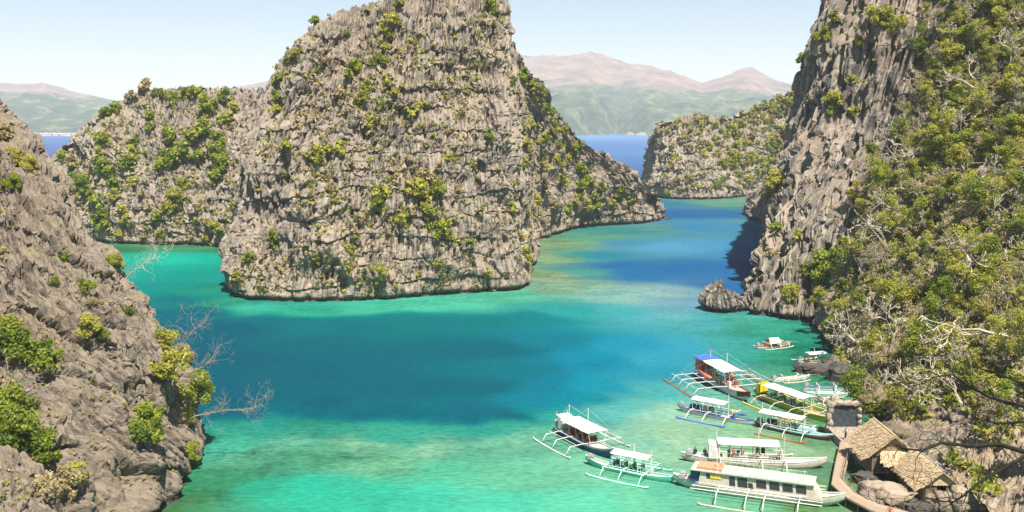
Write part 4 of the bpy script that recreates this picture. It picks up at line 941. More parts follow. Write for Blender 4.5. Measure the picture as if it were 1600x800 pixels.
    # rigging: stern engine box, rudder post, mooring line
    e = MB(); e.box((-.44 * L, 0, zt + rs * .35 + .2), (.8, B * .5, .5)); e.box((-.44 * L, 0, zt + rs * .35 + .5), (.5, B * .3, .25)); e.build('engine_box', P_GREY, t)
    if cabin: cabin(t, L, B, zt)
    return t
def canopy_boats():
    # white boat with navy hull, seen from its stern quarter
    def cab1(t, L, B, z):
        MB().box((-.50 * L / 2 - .9, 0, z + 1.0), (1.0, B * .95, 1.7)).build('stern_cabin', P_WHITE, t)
        r = MB(); r.box((-.50 * L / 2 - 1.5, 0, z + 1.95), (1.2, B * .9, .1)); [r.tube([(-.50 * L / 2 - 2.0, s * B * .4, z + 1.9), (-.50 * L / 2 - 2.0, s * B * .4, z + 2.5)], .04, 4) for s in (1, -1)]; r.build('cabin_roof', P_WHITE, t)
        for i in range(3): MB().box((1.5 + i * .55, (-1) ** i * .4, z + .35), (.4, .4, .5), .4 * i).build('deck_locker', (P_DECK, P_RUST, P_DARK)[i], t)
    bangka((959, 709, 1.0), (868, 660, 1.2), 'white outrigger boat with dark blue hull and two masts, leftmost of the moored boats', B=2.3, free=.95, hull=P_WHITE, lower=P_NAVY, deck=P_WHITE,
           roof=dict(x0=-.48, x1=.50, w=3.4, z=3.0, n=2, posts=5), arms=(-.42, -.05, .42), span=5.1, floatlen=.66, foff=-.04, arch=False, masts=((-.40, 5.3, -.5), (.02, 5.4, .7)), seats=3, seatm=P_RUST, rails=2, cabin=cab1)
    def cab2(t, L, B, z):
        r = MB()
        for q in range(7): r.tube([(.12 * L + q * .35, -B * .46, z - .1), (.12 * L + q * .35, -B * .46, z + .75)], .03, 4)
        r.tube([(.1 * L, -B * .46, z + .75), (.12 * L + 2.3, -B * .46, z + .75)], .035, 4); r.build('side_railing', P_AQUA, t)
        MB().box((-.14 * L, 0, z + .4), (.7, .7, .8)).build('engine_cover', P_NAVY, t)
    bangka((1056, 748, .7), (915, 713, 1.1), 'sea green outrigger boat with white canopy in front of the navy hulled one', B=1.5, free=.6, rb=.5, rs=.75, hull=P_AQUA, lower=P_GREEN, rail=P_AQUA, deck=P_DECK,
           roof=dict(x0=-.36, x1=.45, w=2.2, z=2.75, n=2, posts=5, pm=P_AQUA), arms=(-.38, .02, .46), span=3.7, floats=P_AQUA, floatlen=.68, armm=P_AQUA, masts=((.47, 3.9, 0), (.04, 4.0, .8)), seats=4, seatm=P_SEAT, rails=2, cabin=cab2)
    def cab3(t, L, B, z):
        MB().box((-.36 * L, 0, z + 1.25), (1.7, B * .95, 2.1)).build('stern_cabin', P_ORANGE, t)
        MB().box((-.36 * L - .86, 0, z + 1.2), (.06, B * .8, 1.5)).build('cabin_panel', P_RED, t)
        for s in (1, -1):
            MB().tube([(-.25 * L, s * B * .75, z + .6), (-.05 * L, s * B * .8, z + .55), (.0, s * B * .75, z + .6)], [.3, .38, .25], 8).build('kayak', flat('coral_plastic', (.70, .16, .10), .4, .1, 2), t, True)
            MB().box((.0, s * B * .5, z + 1.0), (.3, .18, 1.9)).build('pillar', P_YELLOW, t)
        for i in range(6): MB().box((.10 * L + (i % 3) * .9, (-.6 if i < 3 else .6), z + .5), (.5, .5, .8), .1 * i).build('seat', P_RED if i % 2 else P_WHITE, t)
        r = MB()
        for s in (1, -1):
            for q in range(9): r.tube([(-.18 * L + q * .95, s * B * .52, z - .1), (-.18 * L + q * .95, s * B * .52, z + .7)], .035, 4)
            r.tube([(-.18 * L, s * B * .52, z + .7), (-.18 * L + 8.4, s * B * .52, z + .7)], .04, 4)
        r.build('side_railing', P_WHITE, t)
        for m_ in (0, 1): MB().tube([((-.30, .02)[m_] * L / 1, .6, 5.3 + m_), ((-.30, .02)[m_] * L, .6, 5.9 + m_)], .075, 5).build('mast_tip', P_RED, t)
    bangka((1172, 618, 1.4), (1090, 570, 1.6), 'big red and white outrigger boat with orange stern cabin and blue canopy end', B=2.9, free=1.15, rb=.9, rs=.6, hull=P_WHITE, lower=P_WHITE, deck=P_DECK, rail=P_RED, bowcap=P_BROWN,
           roof=dict(x0=-.82, x1=.42, w=3.7, z=3.9, n=3, posts=6, m=(P_BLUE, P_CANVAS, P_CANVAS)), arms=(-.44, -.15, .12, .46), span=8.0, floats=P_RUST, floatlen=.72, arch=False, masts=((-.60, 5.5, .6), (.04, 6.4, .6), (.5, 3.9, -1.2)), seats=2, seatm=P_WHITE, rails=3, cabin=cab3)
    def cab4(t, L, B, z):
        for i in range(4): MB().box((-.30 * L + i * 1.1, 0, z + .45), (.7, B * .6, .8), .2 * i).build('cargo_box', (P_NAVY, P_DARK, P_GREY, P_GREY)[i], t)
        MB().tube([(.2 * L, .3, z), (.2 * L, .3, z + .9)], .3, 8).build('drum', P_YELLOW, t); MB().tube([(.24 * L, -.2, z), (.24 * L, -.2, z + .8)], .28, 8).build('drum', P_BLUE, t)
    bangka((1182, 658, .8), (1059, 631, 1.1), 'white outrigger boat with blue stern tip and bright blue float, below the red boat', B=1.4, free=.6, rb=.35, rs=.7, hull=P_WHITE, rail=P_BLUE, lower=P_PALEGREEN, deck=P_DECK,
           roof=dict(x0=-.58, x1=.28, w=2.3, z=2.7, n=2, posts=5), arms=(-.5, -.08, .42), span=3.9, floats=P_BLUE, floatlen=.62, foff=-.06, masts=((.30, 4.2, .1),), seats=1, seatm=P_GREY, rails=1, cabin=cab4)
    def cab5(t, L, B, z):
        MB().box((-.37 * L, 0, z + 1.2), (.1, B * .9, 1.9)).build('stern_panel', P_YELLOW, t); MB().box((-.40 * L, 0, z + 1.0), (.7, B * .85, 1.6)).build('stern_cabin', P_LIME, t)
        for q in range(5): MB().box((-.26 * L + q * 1.5, -B * .46, z + .4), (1.1, .08, .7)).build('side_board', P_SEAT, t)
    bangka((1309, 656, 1.0), (1178, 608, 1.2), 'lime green outrigger boat with two white canopy panels, beside the red one', B=1.9, free=.8, rb=.6, rs=.6, hull=P_LIME, rail=P_YELLOW, lower=P_LIME, deck=P_DECK,
           roof=dict(x0=-.64, x1=.36, w=2.7, z=2.9, n=2, posts=5, pm=P_YELLOW), arms=(-.55, -.1, .3, .62), span=4.6, floats=P_YELLOW, floatlen=.66, foff=-.04, armm=P_BAMBOO, masts=((.40, 4.3, .1), (.02, 4.0, -.9)), seats=4, seatm=P_SEAT, rails=1, cabin=cab5)
    def cab6(t, L, B, z):
        for i in range(4): MB().box((.0 + i * 1.0, 0, z + .35), (.7, B * .7, .7)).build('cargo_box', (P_LBLUE, P_AQUA, P_LBLUE, P_LBLUE)[i], t)
        MB().box((-.28 * L, .1, z + .45), (1.4, B * .5, .8)).build('engine_cover', P_DARK, t)
    bangka((1302, 680, 1.0), (1180, 658, .8), 'pale blue outrigger boat with brown floats and white canopy, nearest the pier end', B=1.4, free=.6, rb=.55, rs=.4, hull=P_LBLUE, rail=P_AQUA, lower=P_BROWN, deck=P_LBLUE,
           roof=dict(x0=-.84, x1=.28, w=2.3, z=2.7, n=2, posts=5), arms=(-.62, -.05, .42), span=3.7, floats=P_RUST, floatlen=.66, foff=-.05, masts=((.27, 4.3, 0), (-.82, 4.0, 0)), seats=2, seatm=P_GREY, rails=1, cabin=cab6)
    def cab7(t, L, B, z):
        MB().box((-.27 * L, 0, z + .95), (1.5, B * 1.0, 1.9)).build('stern_cabin', P_WHITE, t)
        w_ = MB().box((.0, -B * .47, z + .35), (.43 * L, .07, .9)).build('side_wall', P_CREAM, t)
        for i in range(3): MB().box((-.14 * L + i * .14 * L, -B * .47 - .02, z + .5), (1.5, .07, .5)).build('opening', P_GLASS, t)
        for i in range(4): MB().tube([(-.17 * L + i * .6, -B * .5 - .03, z + 1.2), (-.17 * L + i * .6, -B * .5 - .09, z + 1.2)], .27, 9).build('life_ring', P_RUST if i % 2 else P_DARK, t)
        for i in range(2): MB().box((.03 * L + i * .7, -.2, z + 1.2), (.45, .5, .7)).build('crate_stack', P_RED if i == 0 else P_DARK, t)
        for i in range(3):
            d_ = MB(); d_.box((-.40 * L + i * 1.3, .1, z + .55), (.5, .4, .4)); d_.tube([(-.40 * L + i * 1.3, .1, z + .6), (-.40 * L + i * 1.3, .1, z + 1.1)], .06, 5); d_.build('winch', P_DARK, t)
        r = MB()
        for q in range(11): r.tube([(-.14 * L + q * .55, -B * .52, z - .1), (-.14 * L + q * .55, -B * .52, z + .55)], .03, 4)
        r.tube([(-.14 * L, -B * .52, z + .55), (-.14 * L + 5.6, -B * .52, z + .55)], .035, 4); r.build('side_railing', P_WHITE, t)
    bangka((1292, 715, 1.6), (1064, 707, 1.2), 'long white outrigger boat with blue stern deck, just behind the largest cream boat', B=2.3, free=.85, rb=.8, rs=.5, hull=P_WHITE, rail=P_WHITE, lower=P_CREAM, deck=P_WHITE,
           roof=dict(x0=-.50, x1=.35, w=2.9, z=3.2, n=2, posts=6), arms=(-.46, .1, .42), span=4.4, floatlen=.6, arch=False, masts=((-.52, 5.2, -.9), (.06, 5.6, -.9), (.41, 5.0, -.9)), seats=2, seatm=P_CREAM, rails=1, cabin=cab7)
    MB()  # largest boat: a long cabin with windows and a flat railed roof
    def cab8(t, L, B, z):
        x0, x1 = -.335 * L, .32 * L; hw = B * .47
        c = MB(); c.strip([[(x0, -hw, z - .1), (x0 + .25, -hw * .96, z + 1.75), (x0 + .25, hw * .96, z + 1.75), (x0, hw, z - .1)], [(x1 + 1.3, -hw, z - .1), (x1, -hw * .96, z + 1.75), (x1, hw * .96, z + 1.75), (x1 + 1.3, hw, z - .1)]])
        k = c.v; c.f += [(0, 1, 2, 3), (7, 6, 5, 4)]; w_ = c.build('cabin', P_CREAM, t)
        def win(u0, u1, v0, v1, m_, nm='window'):
            X = lambda u: x0 + (x1 - x0) * u; mb = MB()
            mb.slab((X(u0) + .12, -hw - .06, z + v0), (X(u1) + .12, -hw - .06, z + v0), (X(u1), -hw * .975 - .05, z + v1), (X(u0), -hw * .975 - .05, z + v1), .08)
            return mb.build(nm, m_, t)
        for i in range(4): win(.52 + .115 * i, .605 + .115 * i, .62, 1.5, P_GLASS)
        win(.07, .10, 1.0, 1.5, P_DARK); win(.105, .20, 1.0, 1.5, P_YELLOW, 'window_shade'); win(.28, .33, .25, 1.5, P_GLASS, 'door'); win(.355, .44, .25, 1.5, P_GLASS, 'door'); win(.45, .49, .25, 1.0, P_GLASS, 'hatch')
        MB().box((x0 - .55, .0, z + .8), (1.0, B * .7, 1.5)).build('wheelhouse_screen', P_NAVY, t)
        MB().box(((x0 + x1) / 2 - .3, 0, z + 1.84), (x1 - x0 + 1.3, B * 1.12, .12)).build('roof_deck', P_PALEGREEN, t)
        MB().box((x0 + 1.3, 0, z + 2.05), (3.1, B * .8, .3)).build('roof_cargo', flat('tarpaulin', (.55, .27, .16), .7, .2, 3), t)
        for sd in (1, -1):
            r = MB()
            for q in range(15): r.tube([(x0 + 2.8 + q * .72, sd * B * .55, z + 1.9), (x0 + 2.8 + q * .72, sd * B * .55, z + 2.3)], .025, 4)
            r.tube([(x0 + 2.8, sd * B * .55, z + 2.3), (x0 + 2.8 + 14 * .72, sd * B * .55, z + 2.3)], .03, 4); r.build('roof_railing', P_PALEGREEN, t)
            r = MB()
            for q in range(18): r.tube([(x0 + q * .78, sd * B * .53, z - .1), (x0 + q * .78, sd * B * .53, z + .32)], .025, 4)
            r.tube([(x0, sd * B * .53, z + .32), (x0 + 13.3, sd * B * .53, z + .32)], .03, 4); r.build('side_railing', P_WHITE, t)
            for yy in (1.5, 2.6): MB().tube([(x0 - .6, sd * (B * .5 + yy - .7), z + .1), (x1 + 1.4, sd * (B * .5 + yy - .7), z + .1)], .06, 4).build('side_plank', P_WHITE, t)
    bangka((1320, 773, 1.7), (1052, 742, 1.3), 'largest boat, cream with a row of cabin windows and a railed green roof', B=2.9, free=.95, rb=1.0, rs=.6, hull=P_CREAM, rail=P_WHITE, lower=P_PALEGREEN, deck=P_CREAM,
           arms=(-.40, -.06, .14, .52), span=5.6, floatlen=.6, foff=.0, floats=P_BAMBOO, arch=False, masts=((-.46, 4.7, -.5), (-.40, 4.6, .4), (.55, 4.4, -.7)), rails=1, cabin=cab8)
def small_boats():
    def tarp(t, L, B, z):
        MB().strip([[(-1.6, -1.0, z + .5), (-1.4, 0, z + 1.5), (-1.6, 1.0, z + .5)], [(1.4, -1.0, z + .5), (1.2, 0, z + 1.4), (1.4, 1.0, z + .5)]]).build('awning', flat('worn_tarp', (.62, .50, .40), .8, .15, 2), t)
        MB().box((-1.9, 0, z + .3), (.8, .5, .5)).build('cargo_box', P_RUST, t)
    bangka((1236, 533, .8), (1181, 541, .6), 'small pale outrigger canoe with ridge awning, alone in the green water below the cliff', B=.95, free=.45, rb=.4, rs=.25, hull=P_CREAM, rail=P_RUST, deck=P_DECK, arms=(-.4, .1, .6), span=1.9, floats=P_BAMBOO, floatlen=.8, rails=0, cabin=tarp)
    bangka((1300, 561, .7), (1246, 566, .6), 'small boat with a bent white canopy and long bamboo arms beside the shore rock', B=1.1, free=.45, rb=.4, rs=.3, hull=P_GREY, rail=P_BAMBOO, deck=P_DARK, roof=dict(x0=-.50, x1=.55, w=2.3, z=2.2, n=1, posts=3), arms=(-.5, .5), span=3.6, floats=P_BAMBOO, floatlen=.75, armm=P_BAMBOO, seats=0, masts=((.0, 3.2, .3),))
    bangka((1265, 586, .6), (1206, 593, .5), 'open white outrigger canoe just below the shore rock', B=.95, free=.4, rb=.3, rs=.25, hull=P_WHITE, rail=P_WHITE, deck=P_CREAM, arms=(-.4, .45), span=1.8, floats=P_BAMBOO, floatlen=.7, rails=0)
    bangka((1326, 604, .6), (1256, 603, .6), 'open canoe with blue stern half, first of three moored below the trees', B=.9, free=.4, rb=.35, rs=.3, hull=P_LBLUE, rail=P_NAVY, deck=P_NAVY, arms=(-.4, .35), span=1.5, floats=P_BAMBOO, floatlen=.6, rails=0)
    bangka((1331, 613, .7), (1254, 612, .6), 'long pale green open canoe, middle of three moored below the trees', B=1.0, free=.45, rb=.35, rs=.3, hull=P_PALEGREEN, rail=P_AQUA, deck=P_DECK, arms=(-.4, .35), span=1.5, floats=P_BAMBOO, floatlen=.6, rails=0)
    bangka((1326, 632, .6), (1278, 622, .6), 'dark open canoe with pale arms, last of three moored below the trees', B=.85, free=.4, rb=.3, rs=.3, hull=P_GREY, rail=P_BAMBOO, deck=P_DARK, arms=(-.4, .35), span=1.4, floats=P_BAMBOO, floatlen=.7, armm=P_WHITE, rails=0)

# ---------------------------------------------------------------- pier, huts, people, near branches
M_PLANK = flat('pier_planks', (.37, .285, .205), .8, .2, 1.3)
M_POST = flat('weathered_posts', (.17, .13, .095), .85, .25, 4)
M_WALL = flat('woven_wall', (.27, .20, .125), .85, .25, 5)
M_STONE = flat('pale_stone', (.34, .29, .23), .9, .25, 2)
M_SLATE = flat('dark_slate', (.05, .06, .075), .6, .25, 2)
M_TIN = flat('grey_tin', (.36, .36, .37), .5, .15, 2)
def thatch_mat():
    m, nt, b = mat('thatch'); v = coords(nt, (5, 5, 1.5)); f = noisefac(nt, v, 1.1, 7, .75); g = noisefac(nt, coords(nt), .7, 4, .6)
    c = ramp(nt, [(.34, (.17, .11, .055)), (.5, (.50, .37, .22)), (.64, (.66, .53, .35))], f); c = mixc(nt, .3, c, (.56, .42, .25))
    nt.links.new(c, b.inputs['Base Color']); b.inputs['Roughness'].default_value = .95; bump(nt, b, f, 1, .12); return m
M_THATCH = thatch_mat()
def thatch_side(parent, a, b, c, d, rg, n=900):          # a-b eave, d-c ridge: layered straw on a sloping bed
    base = MB().slab(a, b, c, d, .16).build('thatch_slope', M_THATCH, parent)
    A, B_, Cc, D = (np.array(q, float) for q in (a, b, c, d)); nrm = np.cross(B_ - A, D - A); nrm /= np.linalg.norm(nrm); dn = (A - D); dn /= np.linalg.norm(dn); sd = (B_ - A) / np.linalg.norm(B_ - A)
    u = rg.uniform(0, 1, n); v = np.floor(rg.uniform(0, 9, n)) / 8.0; p = (A * (1 - u)[:, None] + B_ * u[:, None]) * (1 - v)[:, None] + (D * (1 - u)[:, None] + Cc * u[:, None]) * v[:, None]
    w_ = rg.uniform(.05, .14, n)[:, None]; l = rg.uniform(.4, .95, n)[:, None]; lift = rg.uniform(.04, .2, n)[:, None]
    e = dn + sd * rg.normal(0, .18, n)[:, None]
    V = np.stack([p + nrm * .02 - sd * w_, p + nrm * .02 + sd * w_, p + e * l + nrm * lift + sd * w_ * .5, p + e * l + nrm * lift - sd * w_ * .5], 1).reshape(-1, 3)
    o = link('thatch_straw', np_mesh('thatch_straw', V, np.arange(4 * n).reshape(n, 4), False), M_THATCH, base); kid(o); o['kind'] = 'stuff'
def huts():
    rg = np.random.default_rng(3)
    # hut one: ridge runs away from the camera, gable with a small skirt roof towards it
    x, y0, y1, zr, ze, hw = 49.3, 119.6, 126.8, 6.3, 3.4, 3.4
    t = empty('thatched_hut', (x, y0, 0)); tag(t, 'larger thatched stilt hut with gabled roof and small front awning beside the pier', 'hut', 'thatched huts by the pier')
    Ly = y1 - y0
    thatch_side(t, (-hw, Ly + .2, ze), (-hw, -.3, ze), (0, -.5, zr), (0, Ly, zr), rg)
    thatch_side(t, (hw, -.3, ze), (hw, Ly + .2, ze), (0, Ly, zr), (0, -.5, zr), rg)
    thatch_side(t, (-2.2, -1.5, 3.1), (2.2, -1.5, 3.1), (1.5, .1, 4.1), (-1.5, .1, 4.1), rg, 350)
    MB().tube([(0, -.5, zr + .03), (0, Ly, zr + .03)], .14, 6).build('ridge_cap', M_THATCH, t)
    MB().add([(-hw + .6, .12, ze + .1), (hw - .6, .12, ze + .1), (0, .12, zr - .35), (-hw + .6, .2, ze + .1), (hw - .6, .2, ze + .1), (0, .2, zr - .35)], [(0, 1, 2), (5, 4, 3), (0, 3, 4, 1), (1, 4, 5, 2), (2, 5, 3, 0)]).build('gable', M_WALL, t)
    MB().box((0, Ly / 2, 1.15), (5.6, Ly - .4, .14)).build('floor', M_PLANK, t)
    for (cx, cy, dx, dy) in ((-2.7, Ly / 2, .1, Ly - .6), (2.7, Ly / 2, .1, Ly - .6), (0, Ly - .3, 5.3, .1), (-2.0, .4, 1.3, .1), (2.1, .4, 1.1, .1)):
        wl = MB().box((cx, cy, 2.3), (dx, dy, 2.2)).build('wall', M_WALL, t)
        s_ = MB()
        for q in range(9):
            if dx < .2: s_.box((cx - .07 * (1 if cx < 0 else -1), cy - dy / 2 + dy * (q + .5) / 9, 2.3), (.04, .1, 2.2))
            else: s_.box((cx - dx / 2 + dx * (q + .5) / 9, cy - .07, 2.3), (.06, .04, 2.2))
        s_.build('wall_batten', M_POST, wl)
    MB().box((.2, .9, 2.15), (2.4, .06, 1.9)).build('doorway_shade', P_DARK, t)  # near-black sheet behind the door gap, standing in for the shade inside
    tb = MB(); tb.box((-.2, -.5, 1.75), (1.6, .6, .08)); [tb.box((-.2 + q, -.5, 1.45), (.08, .4, .6)) for q in (-.6, .6)]; tb.build('porch_bench', M_PLANK, t)
    for cx in (-2.6, 0, 2.6):
        for cy in (.1, Ly / 2, Ly - .4): MB().tube([(cx, cy, -1), (cx, cy, 3.3)], .09, 5).build('stilt', M_POST, t)
    # hut two
    x, y0, y1, zr, ze, hw = 51.6, 110.6, 118.6, 4.9, 2.85, 2.5
    t = empty('thatched_hut', (x, y0, 0)); tag(t, 'smaller thatched hut with a grey ridge cap, right of the larger hut', 'hut', 'thatched huts by the pier'); Ly = y1 - y0
    thatch_side(t, (-hw, Ly, ze), (-hw, -.3, ze), (0, -.4, zr), (0, Ly + .1, zr), rg)
    thatch_side(t, (hw, -.3, ze), (hw, Ly, ze), (0, Ly + .1, zr), (0, -.4, zr), rg)
    MB().slab((.02, -.4, zr + .1), (.5, -.4, zr - .15), (.5, Ly, zr - .15), (.02, Ly, zr + .1), .03).build('ridge_cap', M_TIN, t)
    MB().slab((.45, -.5, zr + .02), (1.1, -.5, zr - .36), (1.1, .9, zr - .36), (.45, .9, zr + .02), .05).build('patch_sheet', P_NAVY, t)
    MB().add([(-hw + .4, .1, ze + .1), (hw - .4, .1, ze + .1), (0, .1, zr - .3), (-hw + .4, .18, ze + .1), (hw - .4, .18, ze + .1), (0, .18, zr - .3)], [(0, 1, 2), (5, 4, 3), (0, 3, 4, 1), (1, 4, 5, 2), (2, 5, 3, 0)]).build('gable', M_THATCH, t)
    MB().box((0, Ly / 2, .95), (4.0, Ly - .3, .14)).build('floor', M_PLANK, t)
    for (cx, cy, dx, dy) in ((-1.9, Ly / 2, .1, Ly - .5), (1.9, Ly / 2, .1, Ly - .5), (0, Ly - .25, 3.7, .1), (-1.1, .35, 1.5, .1), (1.3, .35, 1.1, .1)):
        wl = MB().box((cx, cy, 1.95), (dx, dy, 1.9)).build('wall', M_WALL, t)
        s_ = MB()
        for q in range(9):
            if dx < .2: s_.box((cx - .07 * (1 if cx < 0 else -1), cy - dy / 2 + dy * (q + .5) / 9, 1.95), (.04, .1, 1.9))
            else: s_.box((cx - dx / 2 + dx * (q + .5) / 9, cy - .07, 1.95), (.06, .04, 1.9))
        s_.build('wall_batten', M_POST, wl)
    for cx in (-1.8, 1.8):
        for cy in (.1, Ly / 2, Ly - .3): MB().tube([(cx, cy, -1), (cx, cy, 2.9)], .08, 5).build('stilt', M_POST, t)
def pier():
    z = 1.3
    left = [on(*p, z) for p in ((1315, 668), (1313, 690), (1306, 724), (1300, 757), (1322, 777), (1360, 797), (1400, 812), (1460, 832))]
    right = [on(*p, z) for p in ((1343, 668), (1341, 690), (1326, 712), (1317, 748), (1340, 772), (1374, 788), (1412, 798), (1468, 815))]
    t = empty('wooden_pier', left[0]); tag(t, 'curved wooden plank walkway on posts in front of the thatched huts', 'pier'); o0 = np.array(left[0])
    me = MB().box((0, 0, 0), (1, 1, 1)).mesh('plank'); me.materials.append(M_PLANK); n = 0; acc = 0
    for i in range(1, len(left) - 1):
        a0, a1, b0, b1 = left[i], left[i + 1], right[i], right[i + 1]
        k = max(3, int(np.linalg.norm((a1 + b1 - a0 - b0) / 2) / .26))
        for j in range(k):
            f0, f1 = j / k, (j + 1) / k; p = (a0 + (a1 - a0) * (f0 + f1) / 2); q = (b0 + (b1 - b0) * (f0 + f1) / 2); d = q - p; wd = np.linalg.norm(d)
            o = bpy.data.objects.new('plank', me); col.objects.link(o); o.parent = t; n += 1
            step = np.linalg.norm((a1 + b1 - a0 - b0) / 2) / k
            o.location = (p + q) / 2 - o0 + np.array((0, 0, rnd.uniform(-.012, .012))); o.scale = (wd + rnd.uniform(-.05, .12), step - .035, .06)
            o.rotation_euler = (rnd.uniform(-.01, .01), 0, math.atan2(d[1], d[0]))
    for side in (left, right):
        mb = MB(); mb.tube([p - o0 + np.array((0, 0, -.14)) for p in side[1:]], .09, 5); mb.build('beam', M_POST, t)
    for i in range(1, len(left)):
        for side in (left, right):
            for f in (0, .5):
                if i + 1 >= len(left) and f: continue
                p = side[i] + (side[min(i + 1, len(left) - 1)] - side[i]) * f - o0
                MB().tube([(p[0], p[1], -2.4), (p[0], p[1], -.12)], .1, 5).build('post', M_POST, t)
    rp = [right[2] * .95 + left[2] * .05] + [q for q in right[3:7]]
    pts = []
    for a, b in zip(rp[:-1], rp[1:]): pts += [a + (b - a) * f for f in (0, .5)]
    pts.append(rp[-1]); pts = [np.array((p[0], p[1], z)) - o0 for p in pts]
    for p in pts: MB().tube([(p[0], p[1], -.1), (p[0], p[1], 1.1)], .055, 5).build('rail_post', M_POST, t)
    for hz in (.55, 1.02): MB().tube([(p[0], p[1], hz) for p in pts], .035, 4).build('handrail', M_POST, t)
    # stone landing with dark slate wall at the far end
    a = on(1314, 688, .9); g = empty('stone_gateway', (a[0], a[1], 0)); tag(g, 'dark slate panel framed by rough pale stones at the far end of the pier', 'gateway'); y = 5.5
    MB().box((2.25, y + .1, 2.6), (4.2, .3, 4.3)).build('slate_panel', M_SLATE, g)
    for i, (sx, sy, sz, w_, h_) in enumerate([(0, 0, .9, 1.0, 1.35), (.12, 0, 1.8, .9, 1.3), (-.08, 0, 2.8, 1.1, 1.6), (.1, 0, 3.8, 1.0, 1.4), (.2, 0, 4.6, 1.3, 1.2), (1.2, 0, 4.9, 1.9, 1.0), (.8, .2, 5.5, 1.5, 1.1), (4.5, 0, 1.0, .7, .9), (4.55, 0, 1.9, .6, .85), (4.45, 0, 2.8, .6, .8), (4.5, 0, 3.7, .6, .8), (2.6, 0, 4.85, 1.7, .8), (3.8, 0, 4.8, 1.5, .8)]):
        k = bpy.data.objects.new('stone', boulder_mesh(i, .5, 500)); col.objects.link(k); k.parent = g; k.location = (sx, y + sy - .1, sz); k.scale = (w_ * rnd.uniform(.85, 1.1), .8, h_); k.rotation_euler = (0, rnd.uniform(-.12, .12), rnd.choice((0, math.pi))); k.data.materials.append(M_STONE)
    pl = link('stone_landing', MB().box((a[0] + 2.2, a[1] + 2.6, .35), (5.0, 7.2, 1.6)).mesh('stone_landing'), M_STONE); tag(pl, kind='structure')
    for i in range(26):
        k = bpy.data.objects.new('paving_stone', boulder_mesh(40 + i % 5, .5, 60)); col.objects.link(k); k.parent = pl; k.location = (a[0] + rnd.uniform(0, 4.4), a[1] + rnd.uniform(-.6, 5), 1.15); k.scale = (rnd.uniform(.5, .9), rnd.uniform(.5, .9), .22)
        if not k.data.materials: k.data.materials.append(M_STONE)
    # bright boulder under the railing and rocks along the foot of the hill
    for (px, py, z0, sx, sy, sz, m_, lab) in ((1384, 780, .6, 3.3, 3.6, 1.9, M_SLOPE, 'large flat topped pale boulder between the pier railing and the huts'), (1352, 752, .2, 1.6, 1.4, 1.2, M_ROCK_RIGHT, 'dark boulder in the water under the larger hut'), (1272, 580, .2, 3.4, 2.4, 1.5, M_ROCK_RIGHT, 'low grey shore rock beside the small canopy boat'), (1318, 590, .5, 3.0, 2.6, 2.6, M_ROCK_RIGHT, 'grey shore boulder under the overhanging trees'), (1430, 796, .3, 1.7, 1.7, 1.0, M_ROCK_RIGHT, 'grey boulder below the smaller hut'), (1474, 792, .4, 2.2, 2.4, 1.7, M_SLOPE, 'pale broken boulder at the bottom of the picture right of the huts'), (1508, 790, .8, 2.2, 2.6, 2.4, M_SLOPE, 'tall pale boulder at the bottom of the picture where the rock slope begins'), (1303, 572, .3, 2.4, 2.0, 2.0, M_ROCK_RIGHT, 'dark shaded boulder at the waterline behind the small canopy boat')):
        p = on(px, py, z0); k = link('boulder', boulder_mesh(int(px), 1.0, 4200), m_); k.location = p; k.scale = (sx, sy, sz); k.rotation_euler = (0, 0, rnd.uniform(0, 6)); tag(k, lab, 'boulder')
_bm = {}
def boulder_mesh(seed, r, nv):
    if seed in _bm: return _bm[seed]
    n = max(8, int(math.sqrt(nv * 2))); m_ = max(5, n // 2); a = np.linspace(0, 2 * math.pi, n, endpoint=False); b = np.linspace(-math.pi / 2, math.pi / 2, m_)
    A, B_ = np.meshgrid(a, b); V = np.stack([np.cos(A) * np.cos(B_), np.sin(A) * np.cos(B_), np.sin(B_)], -1).reshape(-1, 3)
    s = seed * 7.7; f1, e, rv, off, q, w_ = worley(V * 1.6 + s)
    d = 1 + .28 * noise(V * 1.1 + s) + .22 * (rv - .5) - .10 * (1 - sm(0, .12, e)) + .08 * noise(V * 4 + s) + .05 * noise(V * 9 + s)
    V = np.sign(V) * np.abs(V) ** .8 * d[:, None] * r
    _bm[seed] = np_mesh('boulder', V, grid_faces(m_, n, True), True); return _bm[seed]
def skin_figure(name, joints, edges, m, parent=None, sub=1):
    me = bpy.data.meshes.new(name); me.from_pydata([j[0] for j in joints], edges, []); o = link(name, me, m, parent)
    md = o.modifiers.new('skin', 'SKIN'); md.use_smooth_shade = True; sv = me.skin_vertices[0].data
    for v, j in zip(sv, joints): r_ = j[1]; v.radius = r_ if isinstance(r_, tuple) else (r_, r_)
    sv[0].use_root = True
    o.modifiers.new('sub', 'SUBSURF').levels = sub; o.modifiers['sub'].render_levels = sub
    return o
SKIN = flat('skin', (.30, .17, .10), .6, .06, 8); HAIR = flat('black_hair', (.015, .012, .01), .5, .1, 8)
